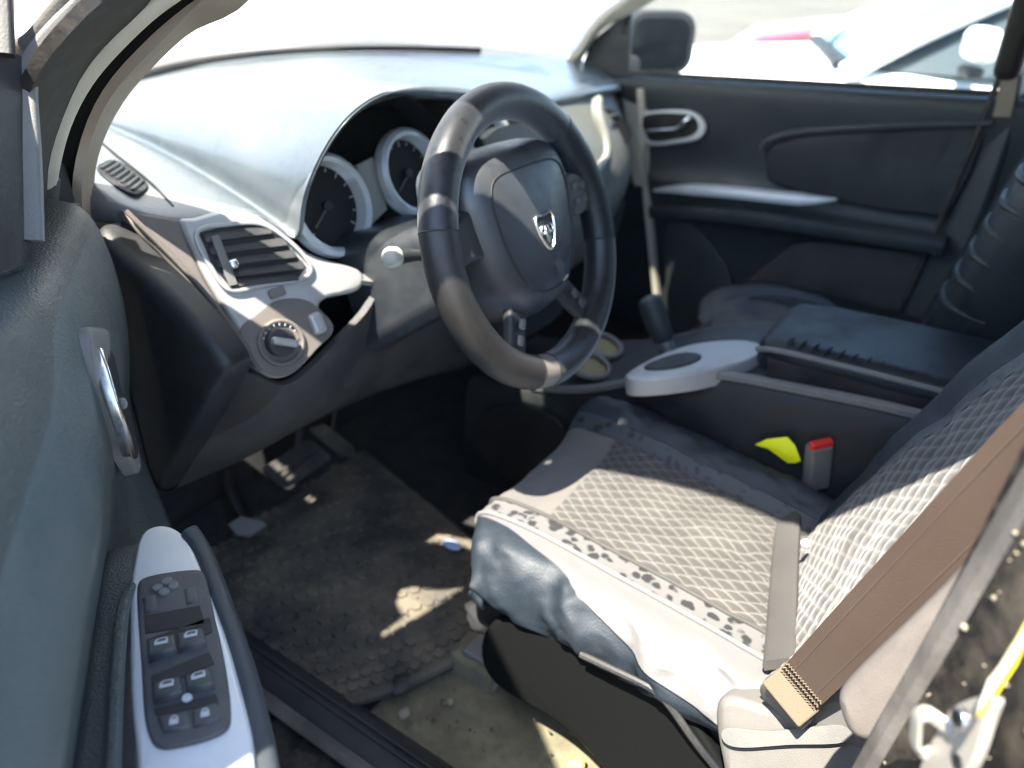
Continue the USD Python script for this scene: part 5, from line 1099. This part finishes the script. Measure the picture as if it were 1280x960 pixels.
# ------------------------------------------------------------------ floor mat and litter
mat = thing('floor_mat', 'muddy black rubber floor mat in the driver footwell', 'floor mat')
MG = surf([[(-0.5828, 0.5794, 0.398), (-0.4386, 0.6015, 0.398), (-0.3013, 0.5619, 0.398), (-0.2259, 0.457, 0.398)], [(-0.649, 0.4461, 0.396), (-0.5479, 0.3765, 0.396), (-0.424, 0.3194, 0.396), (-0.2896, 0.2148, 0.396)], [(-0.7015, 0.2926, 0.396), (-0.6029, 0.214, 0.396), (-0.4764, 0.1327, 0.396), (-0.343, 0.0503, 0.396)], [(-0.7503, 0.1659, 0.398), (-0.6898, 0.0699, 0.396), (-0.5873, 0.0022, 0.396), (-0.4338, -0.0724, 0.396)], [(-0.7763, 0.1, 0.402), (-0.7202, 0.0226, 0.4), (-0.6298, -0.0342, 0.4), (-0.4758, -0.0932, 0.4)]], 60, 60)
MG[..., 2] += .006 * (meshkit.fbm(MG * 12, 3, 8) - .5)
obj('mat_base', slab(MG, .010, (-.5, .2, 3)), 'mat_rubber', mat, smooth=True)
c00, nhex = MG[:, :, :], 0
hexes = []
for i in range(3, 57, 3):
    for j in range(3, 57, 3):
        jj = j + (1.5 if (i // 3) % 2 else 0)
        p = MG[i, min(59, int(jj))]
        e1 = unit(MG[i, min(59, int(jj) + 1)] - MG[i, int(jj)]) if jj < 58 else A([1, 0, 0])
        a = np.linspace(0, 2 * np.pi, 6, endpoint=False) + .5
        hexes.append((p, a))
sel = hexes[:300]
for p, a in sel:
    r = .0098
    obj('tread_hexagon', plate([p + A([math.cos(t) * r, math.sin(t) * r, 0]) for t in a], UPN, .005, .0012, raise_=.0042), 'mat_rubber', mat, smooth=False)
rest = hexes[300:]
if rest:
    obj('tread_pattern', cat(*[plate([p + A([math.cos(t) * .0098, math.sin(t) * .0098, 0]) for t in a], UPN, .005, .0012, raise_=.0042) for p, a in rest]), 'mat_rubber', mat, smooth=False, kind='stuff')
obj('mat_border', sweep(spl([MG[0, 0], MG[15, 0], MG[30, 0], MG[45, 0], MG[59, 0], MG[59, 20], MG[59, 40], MG[59, 59]], 60) + A([0, 0, .003]), rrect(.014, .010, .003, 3)), 'mat_rubber', mat)
cr = []
for k in range(300):
    i, j = RNG.integers(2, 58), RNG.integers(2, 58)
    p = MG[i, j] + A([*RNG.normal(0, .01, 2), .0025])
    m = trimesh.creation.icosphere(1,   .0008 + .0034 * RNG.random() ** 5)
    m.vertices = m.vertices * RNG.uniform(.6, 1.3, 3) + RNG.normal(0, .0003, m.vertices.shape) + p
    cr.append(m)
for k in range(140):
    p = A([RNG.uniform(-.70, -.50), RNG.uniform(-.45, .02), .388])
    m = trimesh.creation.icosphere(1, .0008 + .0036 * RNG.random() ** 5)
    m.vertices = m.vertices * RNG.uniform(.6, 1.3, 3) + RNG.normal(0, .0004, m.vertices.shape) + p
    cr.append(m)
obj('crumbs', cat(*cr), 'dirt', label='dry soil crumbs and grit scattered on the mat and carpet', cat_='dirt', kind='stuff', smooth=True)


def lump(name, c, size, mat_, label, cat_, seed, rough=.5, power=1.0):
    m = trimesh.creation.icosphere(3, 1.0)
    v = m.vertices
    n = meshkit.fbm(v * 1.6 + seed, 3, seed)
    v = v * (1 - rough + 2 * rough * n)[:, None]
    m.vertices = v * A(size) + A(c)
    return obj(name, m, mat_, label=label, cat_=cat_, smooth=50)


lump('tissue', (-0.4838, -0.0536, 0.425), (.026, .030, .022), 'tissue', 'crumpled beige tissue on the floor below the front corner of the seat', 'tissue', 3, .55)
wr = trimesh.creation.icosphere(2, 1.0)
wr.vertices = wr.vertices * A([.011, .020, .005]) + A((-0.3718, 0.1005, 0.408))
obj('wrapper', wr, 'wrapper_blue', label='small shiny blue-white wrapper on the mat in front of the seat', cat_='wrapper', smooth=True)
lump('seed_pod', (-0.6072, -0.2924, 0.392), (.013, .012, .008), 'seed_yellow', 'yellow seed pod on the carpet under the seat, the larger one', 'seed pod', 5, .55)
lump('seed_pod', (-0.5625, -0.3626, 0.392), (.009, .010, .006), 'seed_yellow', 'smaller yellow seed pod on the carpet at the bottom edge, behind the larger pod', 'seed pod', 6, .5)
lump('pebble', (-0.6271, -0.0948, 0.392), (.0055, .0055, .004), 'pebble', 'small pale pebble at the rim of the sunlit carpet', 'pebble', 8, .3)
lump('pebble', (-0.6861, -0.0605, 0.405), (.010, .008, .006), 'pebble', 'tan pebble on the mat edge near the door sill', 'pebble', 9, .3)
lump('pebble', (-0.532, -0.0885, 0.395), (.006, .006, .005), 'pebble', 'small tan pebble beside the front foot of the seat rail', 'pebble', 10, .3)
lump('pebble', (-0.33, -0.4644, 0.6648), (.007, .006, .005), 'label_white', 'white speck lying on the quilted backrest near the joining strip', 'speck', 11, .2)
obj('clod', trimesh.Trimesh(*[x for x in [trimesh.creation.icosphere(2, 1).vertices * A([.022, .014, .008]) + A((-0.6485, -0.0228, 0.402)), trimesh.creation.icosphere(2, 1).faces]], process=False), 'black_rubber', label='dark clod lying on the rear edge of the mat', cat_='clod', smooth=True)
tg = thing('yellow_tag', 'bright yellow paper tag beside the red buckle', 'tag')
TG = surf([[(-0.166, -0.3371, 0.6823), (-0.17, -0.3537, 0.7011), (-0.168, -0.382, 0.7151)], [(-0.172, -0.3594, 0.6869), (-0.178, -0.3785, 0.6991), (-0.172, -0.3966, 0.7072)], [(-0.166, -0.3913, 0.6699), (-0.17, -0.402, 0.6765), (-0.165, -0.4081, 0.6806)]], 9, 9, False)
obj('tag_sheet', slab(TG, .0008, TOC), 'tag_yellow', tg, smooth=60)
